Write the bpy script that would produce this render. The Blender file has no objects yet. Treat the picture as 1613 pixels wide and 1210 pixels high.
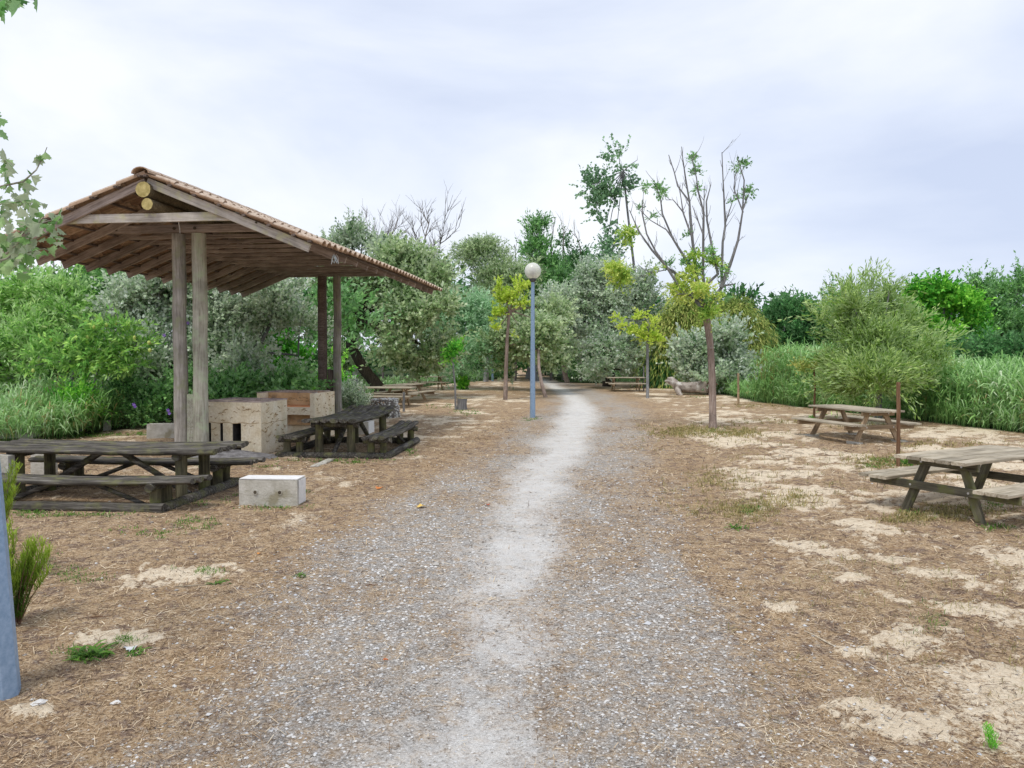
import bpy, math, random
import numpy as np
from mathutils import Vector, Matrix, Euler
R = math.radians
scene = bpy.context.scene
col = scene.collection

# ------------------------------------------------------------------ camera
CAM_H = 2.0
PITCH = math.atan(50/1209.0)
cam_d = bpy.data.cameras.new('camera'); cam = bpy.data.objects.new('camera', cam_d); col.objects.link(cam)
cam.location = (0, 0, CAM_H); cam.rotation_euler = (math.pi/2-PITCH, 0, 0)
cam_d.sensor_width = 36; cam_d.lens = 36*1209/1613.0; cam_d.clip_start = 0.05; cam_d.clip_end = 3000
scene.camera = cam

# ------------------------------------------------------------------ sky, sun, exposure
w = bpy.data.worlds.new('World'); scene.world = w; w.use_nodes = True
nt = w.node_tree; nt.nodes.clear()
def N(t, **k):
    n = nt.nodes.new(t)
    for a, b in k.items(): setattr(n, a, b)
    return n
SUN_EL, SUN_AZ = R(66), R(215)
out = N('ShaderNodeOutputWorld'); mixs = N('ShaderNodeMixShader')
sky = N('ShaderNodeTexSky', sky_type='NISHITA', sun_disc=False, sun_elevation=SUN_EL, sun_rotation=SUN_AZ)
bg1 = N('ShaderNodeBackground'); bg1.inputs[1].default_value = 0.10
bg2 = N('ShaderNodeBackground'); bg2.inputs[1].default_value = 0.95
tc = N('ShaderNodeTexCoord'); mp = N('ShaderNodeMapping'); mp.inputs['Scale'].default_value = (1, 1, 2.6); mp.inputs['Location'].default_value = (0.35, 0.1, 0.2)
no = N('ShaderNodeTexNoise'); no.inputs['Scale'].default_value = 1.5; no.inputs['Detail'].default_value = 7; no.inputs['Roughness'].default_value = 0.52; no.inputs['Distortion'].default_value = .3
cr = N('ShaderNodeValToRGB')
cr.color_ramp.elements[0].position = .36; cr.color_ramp.elements[0].color = (.50, .56, .71, 1)
cr.color_ramp.elements[1].position = .66; cr.color_ramp.elements[1].color = (.79, .81, .85, 1)
e = cr.color_ramp.elements.new(.5); e.color = (.62, .67, .785, 1)
nt.links.new(tc.outputs['Generated'], mp.inputs[0]); nt.links.new(mp.outputs[0], no.inputs[0]); nt.links.new(no.outputs[0], cr.inputs[0])
nt.links.new(cr.outputs[0], bg2.inputs[0]); nt.links.new(sky.outputs[0], bg1.inputs[0])
mixs.inputs[0].default_value = 0.9
nt.links.new(bg1.outputs[0], mixs.inputs[1]); nt.links.new(bg2.outputs[0], mixs.inputs[2]); nt.links.new(mixs.outputs[0], out.inputs[0])
sd = bpy.data.lights.new('sun', 'SUN'); sd.energy = 1.5; sd.angle = R(16); sd.color = (1, .95, .87)
sun = bpy.data.objects.new('sun', sd); col.objects.link(sun)
sdir = Vector((math.sin(SUN_AZ)*math.cos(SUN_EL), math.cos(SUN_AZ)*math.cos(SUN_EL), math.sin(SUN_EL)))
sun.rotation_euler = (-sdir).to_track_quat('-Z', 'Y').to_euler()
vs = scene.view_settings; vs.view_transform = 'Standard'; vs.look = 'None'; vs.exposure = 0.50; vs.gamma = 1; vs.use_curve_mapping = False

# ------------------------------------------------------------------ numpy noise and ground height
_rt = np.random.RandomState(7).rand(256, 256)
def vn(x, y):
    x = np.asarray(x, float); y = np.asarray(y, float)
    xi = np.floor(x).astype(int); yi = np.floor(y).astype(int); fx = x-xi; fy = y-yi
    fx = fx*fx*(3-2*fx); fy = fy*fy*(3-2*fy)
    a = _rt[xi & 255, yi & 255]; b = _rt[(xi+1) & 255, yi & 255]; c = _rt[xi & 255, (yi+1) & 255]; d = _rt[(xi+1) & 255, (yi+1) & 255]
    return (a*(1-fx)+b*fx)*(1-fy)+(c*(1-fx)+d*fx)*fy
def fbm(x, y, o=4, g=.5):
    s = 0; a = 1; t = 0
    for i in range(o):
        s = s+a*vn(x*2**i+i*17.3, y*2**i+i*31.7); t += a; a *= g
    return s/t
def sstep(a, b, x):
    t = np.clip((x-a)/(b-a), 0, 1); return t*t*(3-2*t)

cp, sp_ = math.cos(PITCH), math.sin(PITCH)
def ray(px, py):                       # direction in the world seen at a point of the 1613 x 1210 photograph
    u = (px-806.5)/1209.0; v = (605-py)/1209.0
    return Vector((u, cp+v*sp_, v*cp-sp_))
def P(px, py, Y):
    r = ray(px, py); t = Y/r.y; return Vector((r.x*t, Y, CAM_H+r.z*t))
def G(px, py, z=0.0):
    r = ray(px, py); t = (z-CAM_H)/r.z; return Vector((r.x*t, r.y*t, z))

core_px = [(1400,520,905),(1210,585,900),(1100,640,890),(1000,690,882),(900,735,888),(850,752,885),(800,775,890),(760,800,905),(720,828,928),(700,843,938),(680,860,945),(660,872,948),(645,885,943),(632,888,930),(622,880,915),(612,866,895),(604,852,875),(598,842,860),(592,838,850)]
grav_px = [(1400,250,1400),(1210,330,1290),(1100,380,1230),(1000,430,1185),(900,480,1130),(850,560,1090),(800,610,1055),(760,690,1040),(720,750,1018),(700,790,1015),(680,815,1018),(660,830,1010),(640,866,1005),(620,868,960),(600,840,880)]
def edges(tab):
    l = [G(a, y) for y, a, b in tab]; r = [G(b, y) for y, a, b in tab]
    Y = np.array([p.y for p in l]); return Y, np.array([p.x for p in l]), np.array([p.x for p in r])
CE = edges(core_px); CE = (CE[0], CE[1]+.10, CE[2]-.12); GE = edges(grav_px)
def inside(E, x, y, soft):
    l = np.interp(y, E[0], E[1]); r = np.interp(y, E[0], E[2])
    n = (fbm(x*1.6+5, y*.9+9, 5, .6)-.5)*soft*2.0*(.25+.75*sstep(34, 7, np.asarray(y, float)))
    return sstep(-soft, soft, x-l+n)*sstep(-soft, soft, r-x+n)
def path_mask(x, y): return .95*inside(CE, x, y, .46)*(np.asarray(y) < 62)
def grav_mask(x, y):
    m = inside(GE, x, y, .85)*(np.asarray(y) < 62)
    br = fbm(x*1.3+40, y*.5+3, 5, .6)
    return np.maximum(m*(.45+.55*sstep(.36, .66, br+.06)), path_mask(x, y))
SANDB = [(290,905,85,16),(215,925,60,7),(190,1008,62,15),(60,1120,45,12),(1425,1140,85,34),(1560,1130,40,14),(1430,1010,70,20),(1290,870,70,9),(1390,880,60,10),(1520,960,60,14),(1230,960,40,10),(1340,915,30,8),(1480,905,50,10),(1350,1030,45,12),(1270,860,50,8)]
def sand_mask(x, y):
    m = np.zeros_like(x)
    for px, py, rx, ry in SANDB:
        c = G(px, py); ex = abs(G(px+rx, py).x-c.x); ey = (G(px, py-ry).y-G(px, py+ry).y)/2
        d = np.sqrt(((x-c.x)/ex)**2+((y-c.y)/ey)**2)+(fbm(x*3.1, y*3.1, 3)-.5)*1.3+(fbm(x*9, y*9, 6, .8)-.5)*2.6
        m = np.maximum(m, sstep(1.1, .45, d))
    right = sstep(.3, 1.6, x-np.interp(y, GE[0], GE[2]))*sstep(60, 40, y)
    k = .42*fbm(x*.8+60, y*.7+20, 3)+.58*fbm(x*3.2+60, y*2.6+20, 7, .8)
    m = np.maximum(m, right*sstep(.485, .645, k+.035*sstep(8, 16, y)))
    left = sstep(.3, 1.2, np.interp(y, GE[0], GE[1])-x)
    k2 = .4*fbm(x*.8+160, y*.7+120, 3)+.6*fbm(x*2.4+60, y*2.0+20, 6, .7)
    m = np.maximum(m, .85*left*sstep(.52, .68, k2+.07*sstep(12, 24, y)))
    return m*(1-path_mask(x, y))
def gz(x, y):
    x = np.asarray(x, float); y = np.asarray(y, float)
    d = np.sqrt(x*x+y*y)
    z = (fbm(x*.35, y*.35, 3)-.5)*.07+(fbm(x*2.3+9, y*2.3, 3)-.5)*.035
    z = z+sstep(8, 2, d)*(fbm(x*9, y*9+4, 3)-.5)*.018
    z = z-path_mask(x, y)*.02+np.where(d < 22, sand_mask(x, y)*(.012+.022*fbm(x*7, y*7, 4, .7)), 0)
    return z*sstep(400, 100, d)
def gz1(x, y): return float(gz(np.array([x]), np.array([y]))[0])
def GG(px, py):
    p = G(px, py); p.z = gz1(p.x, p.y); return p

# ------------------------------------------------------------------ materials
def newmat(name):
    m = bpy.data.materials.new(name); m.use_nodes = True; t = m.node_tree; t.nodes.clear()
    o = t.nodes.new('ShaderNodeOutputMaterial'); b = t.nodes.new('ShaderNodeBsdfPrincipled')
    b.inputs['Roughness'].default_value = .85; b.inputs['Specular IOR Level'].default_value = .12
    t.links.new(b.outputs[0], o.inputs[0]); return m, t, b, o
def ramp(t, stops, fac):
    r = t.nodes.new('ShaderNodeValToRGB'); els = r.color_ramp.elements
    els[0].position = stops[0][0]; els[0].color = (*stops[0][1], 1); els[1].position = stops[-1][0]; els[1].color = (*stops[-1][1], 1)
    for p_, c_ in stops[1:-1]:
        e = els.new(p_); e.color = (*c_, 1)
    if fac is not None: t.links.new(fac, r.inputs[0])
    return r.outputs[0]
def noise(t, scale, detail=4, rough=.6, stretch=None, coord='Object', dist=0, off=None):
    n = t.nodes.new('ShaderNodeTexNoise'); n.inputs['Scale'].default_value = scale; n.inputs['Detail'].default_value = detail
    n.inputs['Roughness'].default_value = rough; n.inputs['Distortion'].default_value = dist
    c = t.nodes.new('ShaderNodeTexCoord'); src = c.outputs[coord]
    m = t.nodes.new('ShaderNodeMapping')
    if stretch: m.inputs['Scale'].default_value = stretch
    if off is not None: t.links.new(off, m.inputs['Location'])
    t.links.new(src, m.inputs[0]); t.links.new(m.outputs[0], n.inputs[0])
    return n.outputs[0]
def rnd(t, k=1):
    o = t.nodes.new('ShaderNodeObjectInfo'); mm = t.nodes.new('ShaderNodeMath'); mm.operation = 'MULTIPLY'; mm.inputs[1].default_value = k
    t.links.new(o.outputs['Random'], mm.inputs[0]); return mm.outputs[0]
def mix(t, a, b, f, mode='MIX'):
    n = t.nodes.new('ShaderNodeMix'); n.data_type = 'RGBA'; n.blend_type = mode
    for i, v in ((6, a), (7, b)):
        if isinstance(v, tuple): n.inputs[i].default_value = (*v, 1)
        else: t.links.new(v, n.inputs[i])
    if isinstance(f, (int, float)): n.inputs[0].default_value = f
    else: t.links.new(f, n.inputs[0])
    return n.outputs[2]
def mth(t, op, a, b=None):
    n = t.nodes.new('ShaderNodeMath'); n.operation = op
    for i, v in ((0, a), (1, b)):
        if v is None: continue
        if isinstance(v, (int, float)): n.inputs[i].default_value = v
        else: t.links.new(v, n.inputs[i])
    return n.outputs[0]
def bump(t, b, h, dist, strength=1):
    n = t.nodes.new('ShaderNodeBump'); n.inputs['Distance'].default_value = dist; n.inputs['Strength'].default_value = strength
    t.links.new(h, n.inputs['Height']); t.links.new(n.outputs[0], b.inputs['Normal'])
def wood(name, dark, mid, light, axis=0, moss_green=None, rough=.9, bd=.006):
    m, t, b, o = newmat(name)
    st = [22, 22, 22]; st[axis] = 1.2
    r = rnd(t, 37.0)
    g = noise(t, 1.6, 6, .7, tuple(st), off=r); g2 = noise(t, 2.2, 4, .6, off=r)
    c = ramp(t, [(.28, dark), (.5, mid), (.72, light)], g)
    c = mix(t, c, ramp(t, [(.35, (.45, .45, .45)), (.7, (1, 1, 1))], g2), .75, 'MULTIPLY')
    br = ramp(t, [(0, (.72, .72, .72)), (1, (1.0, 1.0, 1.0))], rnd(t))
    c = mix(t, c, br, 1, 'MULTIPLY')
    if moss_green:
        mo = noise(t, 4.5, 4, .6, off=r)
        c = mix(t, c, moss_green, ramp(t, [(.5, (0, 0, 0)), (.68, (.8, .8, .8))], mo))
    t.links.new(c, b.inputs['Base Color']); b.inputs['Roughness'].default_value = rough
    bump(t, b, g, bd, .9); return m
def leafmat(name, stops, back=None, transl=.28, rough=.55):
    m, t, b, o = newmat(name)
    a = t.nodes.new('ShaderNodeAttribute'); a.attribute_name = 'tint'
    c = ramp(t, stops, a.outputs['Fac'])
    if back:
        g = t.nodes.new('ShaderNodeNewGeometry'); c = mix(t, c, mix(t, c, back, .8), g.outputs['Backfacing'])
    t.links.new(c, b.inputs['Base Color']); b.inputs['Roughness'].default_value = rough; b.inputs['Specular IOR Level'].default_value = .12
    tr = t.nodes.new('ShaderNodeBsdfTranslucent'); t.links.new(c, tr.inputs[0]); ms = t.nodes.new('ShaderNodeMixShader'); ms.inputs[0].default_value = transl
    t.links.new(b.outputs[0], ms.inputs[1]); t.links.new(tr.outputs[0], ms.inputs[2]); t.links.new(ms.outputs[0], o.inputs[0]); return m
def plain(name, c1, c2, scale=8, rough=.85, bd=.004, metal=0, spots=None, detail=6):
    m, t, b, o = newmat(name); n = noise(t, scale, detail, .65, off=rnd(t, 20.0)); c = ramp(t, [(.3, c1), (.7, c2)], n)
    if spots:
        s = noise(t, spots[1], 3, .5); c = mix(t, c, spots[0], ramp(t, [(.55, (0, 0, 0)), (.66, (.85, .85, .85))], s))
    t.links.new(c, b.inputs['Base Color']); b.inputs['Roughness'].default_value = rough; b.inputs['Metallic'].default_value = metal
    bump(t, b, noise(t, scale*5, 4, .6), bd); return m

M = {}
M['oldwood'] = wood('blackened log wood', (.035, .03, .027), (.13, .118, .10), (.44, .41, .36), 0, (.16, .16, .07), bd=.014)
M['oldwood_z'] = wood('greenish log wood', (.05, .045, .03), (.16, .145, .09), (.31, .28, .18), 2, (.17, .18, .06), bd=.01)
M['post_brown'] = wood('weathered post', (.22, .195, .17), (.54, .50, .44), (.74, .70, .64), 2, (.30, .31, .20))
M['post_green'] = wood('treated pale post', (.28, .25, .19), (.60, .58, .47), (.78, .76, .66), 2, (.44, .52, .34))
M['beam_dark'] = wood('shade tinted brown beam', (.09, .068, .06), (.22, .17, .145), (.38, .31, .27), 0)  # dark tone puts the shade under the roof into the wood colour
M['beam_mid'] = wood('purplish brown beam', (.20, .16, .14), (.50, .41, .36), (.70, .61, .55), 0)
M['beam_grey'] = wood('silvered beam', (.32, .28, .24), (.68, .62, .55), (.84, .79, .72), 0, (.52, .50, .28))
M['log_pale'] = wood('ridge log', (.10, .08, .05), (.26, .21, .13), (.42, .36, .22), 0)
M['log_end'] = plain('ridge log end', (.30, .24, .08), (.62, .52, .24), 14)
M['plank_grey'] = wood('silvered plank', (.26, .21, .14), (.60, .52, .39), (.80, .73, .59), 0, bd=.004)
M['plank_green'] = wood('mossy table timber', (.07, .062, .045), (.19, .175, .125), (.33, .31, .22), 0, (.17, .18, .06))
M['plank_tan'] = wood('tan table timber', (.26, .18, .11), (.52, .38, .24), (.68, .53, .36), 0)
M['stake'] = wood('rough stake', (.12, .06, .035), (.30, .17, .10), (.42, .28, .17), 2)
M['bark'] = wood('pinkish bark', (.20, .14, .11), (.46, .35, .29), (.66, .56, .50), 2, bd=.02)
M['bark_dark'] = wood('dark bark', (.03, .025, .02), (.09, .072, .055), (.2, .17, .14), 2, bd=.02)
M['bark_grey'] = wood('grey bark', (.15, .15, .15), (.33, .33, .335), (.50, .50, .50), 2, bd=.02)
M['twig'] = plain('grey twig', (.10, .085, .075), (.22, .19, .17), 10)
M['concrete'] = plain('pitted concrete', (.38, .36, .30), (.62, .60, .54), 7, spots=((.30, .27, .18), 3.5), bd=.01)
M['whitewash'] = plain('whitewashed concrete', (.66, .65, .63), (.82, .81, .79), 12, bd=.006)
M['hole'] = plain('drilled hole', (.05, .04, .03), (.12, .10, .07), 12)
M['steel'] = plain('galvanised steel', (.22, .33, .48), (.36, .48, .64), 30, .45, .001, .25)
M['bolt'] = plain('bolt', (.45, .45, .45), (.7, .7, .7), 20, .4, .001, .8)
M['white_leaf'] = leafmat('white poplar leaf', [(0, (.08, .20, .05)), (.5, (.22, .40, .13)), (1, (.42, .58, .27))], (.56, .62, .47), .35)
# ------------------------------------------------------------------ object helpers
def tag(o, label=None, cat=None, group=None, kind=None):
    if label: o['label'] = label
    if cat: o['category'] = cat
    if group: o['group'] = group
    if kind: o['kind'] = kind
    return o
def empty(name, loc, rz=0):
    o = bpy.data.objects.new(name, None); o.empty_display_size = .1; col.objects.link(o); o.location = loc; o.rotation_euler = (0, 0, rz); return o
def thing(name, label, cat, loc=(0, 0, 0), rz=0, group=None): return tag(empty(name, loc, rz), label, cat, group)
def link(name, me, parent=None, loc=None, rot=None, scale=None):
    o = bpy.data.objects.new(name, me); col.objects.link(o)
    if parent: o.parent = parent
    if loc is not None: o.location = loc
    if rot is not None: o.rotation_euler = rot
    if scale is not None: o.scale = scale
    return o
def copy_tree(o, parent=None):
    c = o.copy(); col.objects.link(c); c.parent = parent
    for ch in list(o.children): copy_tree(ch, c)
    return c
def npmesh(name, V, F, mats, tint=None, smooth=False, midx=None):
    me = bpy.data.meshes.new(name); V = np.asarray(V, np.float32); F = np.asarray(F, np.int32); k = F.shape[1]
    me.vertices.add(len(V)); me.vertices.foreach_set('co', V.ravel())
    me.loops.add(F.size); me.loops.foreach_set('vertex_index', F.ravel())
    me.polygons.add(len(F)); me.polygons.foreach_set('loop_start', np.arange(0, F.size, k, dtype=np.int32))
    me.polygons.foreach_set('loop_total', np.full(len(F), k, np.int32))
    if smooth: me.polygons.foreach_set('use_smooth', np.ones(len(F), bool))
    for m in mats: me.materials.append(m)
    if midx is not None: me.polygons.foreach_set('material_index', np.asarray(midx, np.int32))
    if tint is not None:
        a = me.attributes.new('tint', 'FLOAT', 'FACE'); a.data.foreach_set('value', np.asarray(tint, np.float32))
    me.update(calc_edges=True); return me
class MB:
    def __init__(s): s.v = []; s.f = []; s.m = []; s.sm = []
    def add(s, vs_, fs, m=0, smooth=False):
        n = len(s.v); s.v += [tuple(v) for v in vs_]
        for f in fs: s.f.append([i+n for i in f]); s.m.append(m); s.sm.append(smooth)
    def box(s, a, b, m=0, rng=None, j=0):
        x0, y0, z0 = a; x1, y1, z1 = b
        v = [(x, y, z) for z in (z0, z1) for y in (y0, y1) for x in (x0, x1)]
        if rng: v = [tuple(c+rng.uniform(-j, j) for c in q) for q in v]
        s.add(v, [(0, 2, 3, 1), (4, 5, 7, 6), (0, 1, 5, 4), (2, 6, 7, 3), (0, 4, 6, 2), (1, 3, 7, 5)], m)
    def plank(s, L, W, T, rng, bev=.006, nseg=5, jit=.004, m=0):   # along x, centred, chamfered section, slightly uneven
        sec = [(-W/2+bev, -T/2), (W/2-bev, -T/2), (W/2, -T/2+bev), (W/2, T/2-bev), (W/2-bev, T/2), (-W/2+bev, T/2), (-W/2, T/2-bev), (-W/2, -T/2+bev)]
        vs_ = []
        for i in range(nseg+1):
            x = -L/2+L*i/nseg; dy = rng.uniform(-jit, jit); dz = rng.uniform(-jit, jit)
            vs_ += [(x, a+dy, b+dz) for a, b in sec]
        fs = []
        for i in range(nseg):
            for k in range(8):
                a = i*8+k; b = i*8+(k+1) % 8; fs.append((a, a+8, b+8, b))
        s.add(vs_, fs, m); n = nseg*8
        s.add([vs_[i] for i in range(8)], [tuple(range(8))], m); s.add([vs_[n+i] for i in range(8)], [tuple(range(7, -1, -1))], m)
    def tube(s, pts, rad, n=8, m=0, cap=True, capm=None, jit=0, rng=None, flat=1.0):
        pts = [Vector(p) for p in pts]; k = len(pts); vs_ = []; up = None
        for i, p in enumerate(pts):
            d = (pts[min(i+1, k-1)]-pts[max(i-1, 0)]).normalized()
            if up is None: up = d.orthogonal().normalized() if abs(d.z) > .9 else (Vector((0, 0, 1))-d*d.z).normalized()
            else: up = (up-d*up.dot(d)).normalized()
            sd_ = d.cross(up); r = rad[i] if hasattr(rad, '__len__') else rad
            for q in range(n):
                a = 2*math.pi*q/n; rr = r*(1+(rng.uniform(-jit, jit) if jit else 0))
                vs_.append(p+sd_*math.cos(a)*rr+up*math.sin(a)*rr*flat)
        fs = [(i*n+q, i*n+(q+1) % n, (i+1)*n+(q+1) % n, (i+1)*n+q) for i in range(k-1) for q in range(n)]
        s.add(vs_, fs, m, True)
        if cap:
            cm = m if capm is None else capm
            s.add(vs_[:n], [tuple(range(n-1, -1, -1))], cm); s.add(vs_[-n:], [tuple(range(n))], cm)
    def mesh(s, name, mats):
        me = bpy.data.meshes.new(name); me.from_pydata(s.v, [], s.f)
        for m in mats: me.materials.append(m)
        me.polygons.foreach_set('material_index', s.m); me.polygons.foreach_set('use_smooth', s.sm); me.update(); return me
    def build(s, name, mats, parent=None, loc=None, rot=None, kind=None):
        if not isinstance(mats, (list, tuple)): mats = [mats]
        o = link(name, s.mesh(name, mats), parent, loc, rot)
        if kind: o['kind'] = kind
        return o

# ------------------------------------------------------------------ ground
def build_ground():
    rr = np.concatenate([np.geomspace(1.2, 60, 370), np.geomspace(64, 900, 24)])
    aa = np.concatenate([np.linspace(-180, -44, 20)[:-1], np.linspace(-44, 44, 310), np.linspace(44, 180, 20)[1:-1]])*math.pi/180
    A, RR = np.meshgrid(aa, rr); X = RR*np.sin(A); Y = RR*np.cos(A); x = X.ravel(); y = Y.ravel()
    z = gz(x, y); V = np.stack([x, y, z], 1); na = len(aa); nr = len(rr)
    i = np.arange(nr-1)[:, None]; j = np.arange(na)[None, :]
    a = (i*na+j).ravel(); b = (i*na+(j+1) % na).ravel(); F = np.stack([a, b, b+na, a+na], 1)
    V = np.vstack([V, [[0, 0, 0]]])
    m, t, bs, o = newmat('dry sandy ground')
    def attr(n):
        q = t.nodes.new('ShaderNodeAttribute'); q.attribute_name = n; return q.outputs['Fac']
    f1 = noise(t, 55, 5, .7, dist=.6); f2 = noise(t, 7, 5, .65); f3 = noise(t, 150, 3, .6); f4 = noise(t, 1.1, 4, .55)
    lit = ramp(t, [(.30, (.12, .08, .05)), (.42, (.37, .26, .155)), (.54, (.60, .455, .29)), (.70, (.80, .67, .47))], f1)
    lit = mix(t, lit, ramp(t, [(.3, (.62, .55, .5)), (.65, (1, 1, 1))], f2), .8, 'MULTIPLY')
    lit = mix(t, lit, ramp(t, [(.35, (.84, .79, .74)), (.65, (1, 1, 1))], f4), .8, 'MULTIPLY')
    vor = t.nodes.new('ShaderNodeTexVoronoi'); vor.inputs['Scale'].default_value = 70
    tcx = t.nodes.new('ShaderNodeTexCoord'); t.links.new(tcx.outputs['Object'], vor.inputs['Vector'])
    sx = t.nodes.new('ShaderNodeSeparateColor'); t.links.new(vor.outputs['Color'], sx.inputs[0])
    gr = ramp(t, [(0, (.26, .24, .22)), (.3, (.50, .48, .45)), (.7, (.72, .705, .68)), (1, (.86, .85, .83))], sx.outputs[0])
    gr = mix(t, gr, ramp(t, [(.0, (1, 1, 1)), (.55, (.35, .32, .28))], vor.outputs['Distance']), .7, 'MULTIPLY')
    gr = mix(t, gr, lit, ramp(t, [(.42, (0, 0, 0)), (.66, (.75, .75, .75))], f2))
    cor = mix(t, (.73, .715, .68), gr, ramp(t, [(.3, (.08, .08, .08)), (.7, (.42, .42, .42))], noise(t, 3, 4, .6)))
    sand = ramp(t, [(.3, (.62, .50, .35)), (.7, (.84, .73, .56))], noise(t, 18, 5, .65))
    gm = attr('gravel'); pm = attr('path'); sm_ = attr('sand'); gn = attr('moss_green')
    fm = noise(t, 16, 5, .72, dist=.4)
    rough_edge = mth(t, 'ADD', mth(t, 'MULTIPLY', mth(t, 'SUBTRACT', f1, .5), 1.7), mth(t, 'MULTIPLY', mth(t, 'SUBTRACT', fm, .5), 2.0))
    def brk(v): return ramp(t, [(.35, (0, 0, 0)), (.65, (1, 1, 1))], mth(t, 'ADD', v, rough_edge))
    dk = noise(t, 5, 7, .78, dist=.5); dfac = ramp(t, [(.50, (0, 0, 0)), (.59, (.85, .85, .85))], dk)
    lit = mix(t, lit, ramp(t, [(.35, (.09, .06, .05)), (.65, (.30, .215, .165))], f1), dfac)
    def soft(v): return ramp(t, [(.12, (0, 0, 0)), (.88, (1, 1, 1))], mth(t, 'ADD', v, mth(t, 'MULTIPLY', rough_edge, .8)))
    c = mix(t, lit, gr, soft(gm)); c = mix(t, c, cor, soft(pm)); c = mix(t, c, sand, brk(sm_))
    c = mix(t, c, (.035, .055, .02), brk(gn))  # near-black green on the ground outside the clearing outline
    t.links.new(c, bs.inputs['Base Color']); bs.inputs['Roughness'].default_value = .95; bs.inputs['Specular IOR Level'].default_value = .04
    hh = mth(t, 'ADD', mth(t, 'MULTIPLY', f1, 1.0), mth(t, 'MULTIPLY', f3, .4)); bump(t, bs, hh, .02, .9)
    me = npmesh('ground', V, F, [m], smooth=True)
    fcap = [(na*nr, (k+1) % na, k) for k in range(na)]
    for nm, fn in (('gravel', grav_mask), ('path', path_mask), ('sand', sand_mask)):
        a = me.attributes.new(nm, 'FLOAT', 'POINT'); v = np.append(fn(x, y), 0); a.data.foreach_set('value', v.astype(np.float32))
    a = me.attributes.new('moss_green', 'FLOAT', 'POINT'); v = np.append(veg_mask(x, y), 0); a.data.foreach_set('value', v.astype(np.float32))
    o = link('ground', me); tag(o, kind='structure'); return o
# clearing outline (ground inside is open, outside is under trees and reeds): left and right edge by depth
LE = [G(px, py) for px, py in ((-60, 702), (120, 690), (235, 668), (330, 656), (440, 648), (545, 640), (575, 632), (620, 618), (690, 606), (760, 600), (810, 595))]
RE = [G(px, py) for px, py in ((1780, 700), (1613, 682), (1440, 662), (1280, 642), (1185, 632), (1135, 621), (1100, 612), (1030, 606), (940, 604), (880, 602))]
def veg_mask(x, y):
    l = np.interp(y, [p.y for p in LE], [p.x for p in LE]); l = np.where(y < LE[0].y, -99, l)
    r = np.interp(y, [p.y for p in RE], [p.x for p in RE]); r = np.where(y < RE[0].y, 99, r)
    return np.maximum(sstep(-.5, .5, l-x), sstep(-.5, .5, x-r))*sstep(10, 12, y)+0.0

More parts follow.
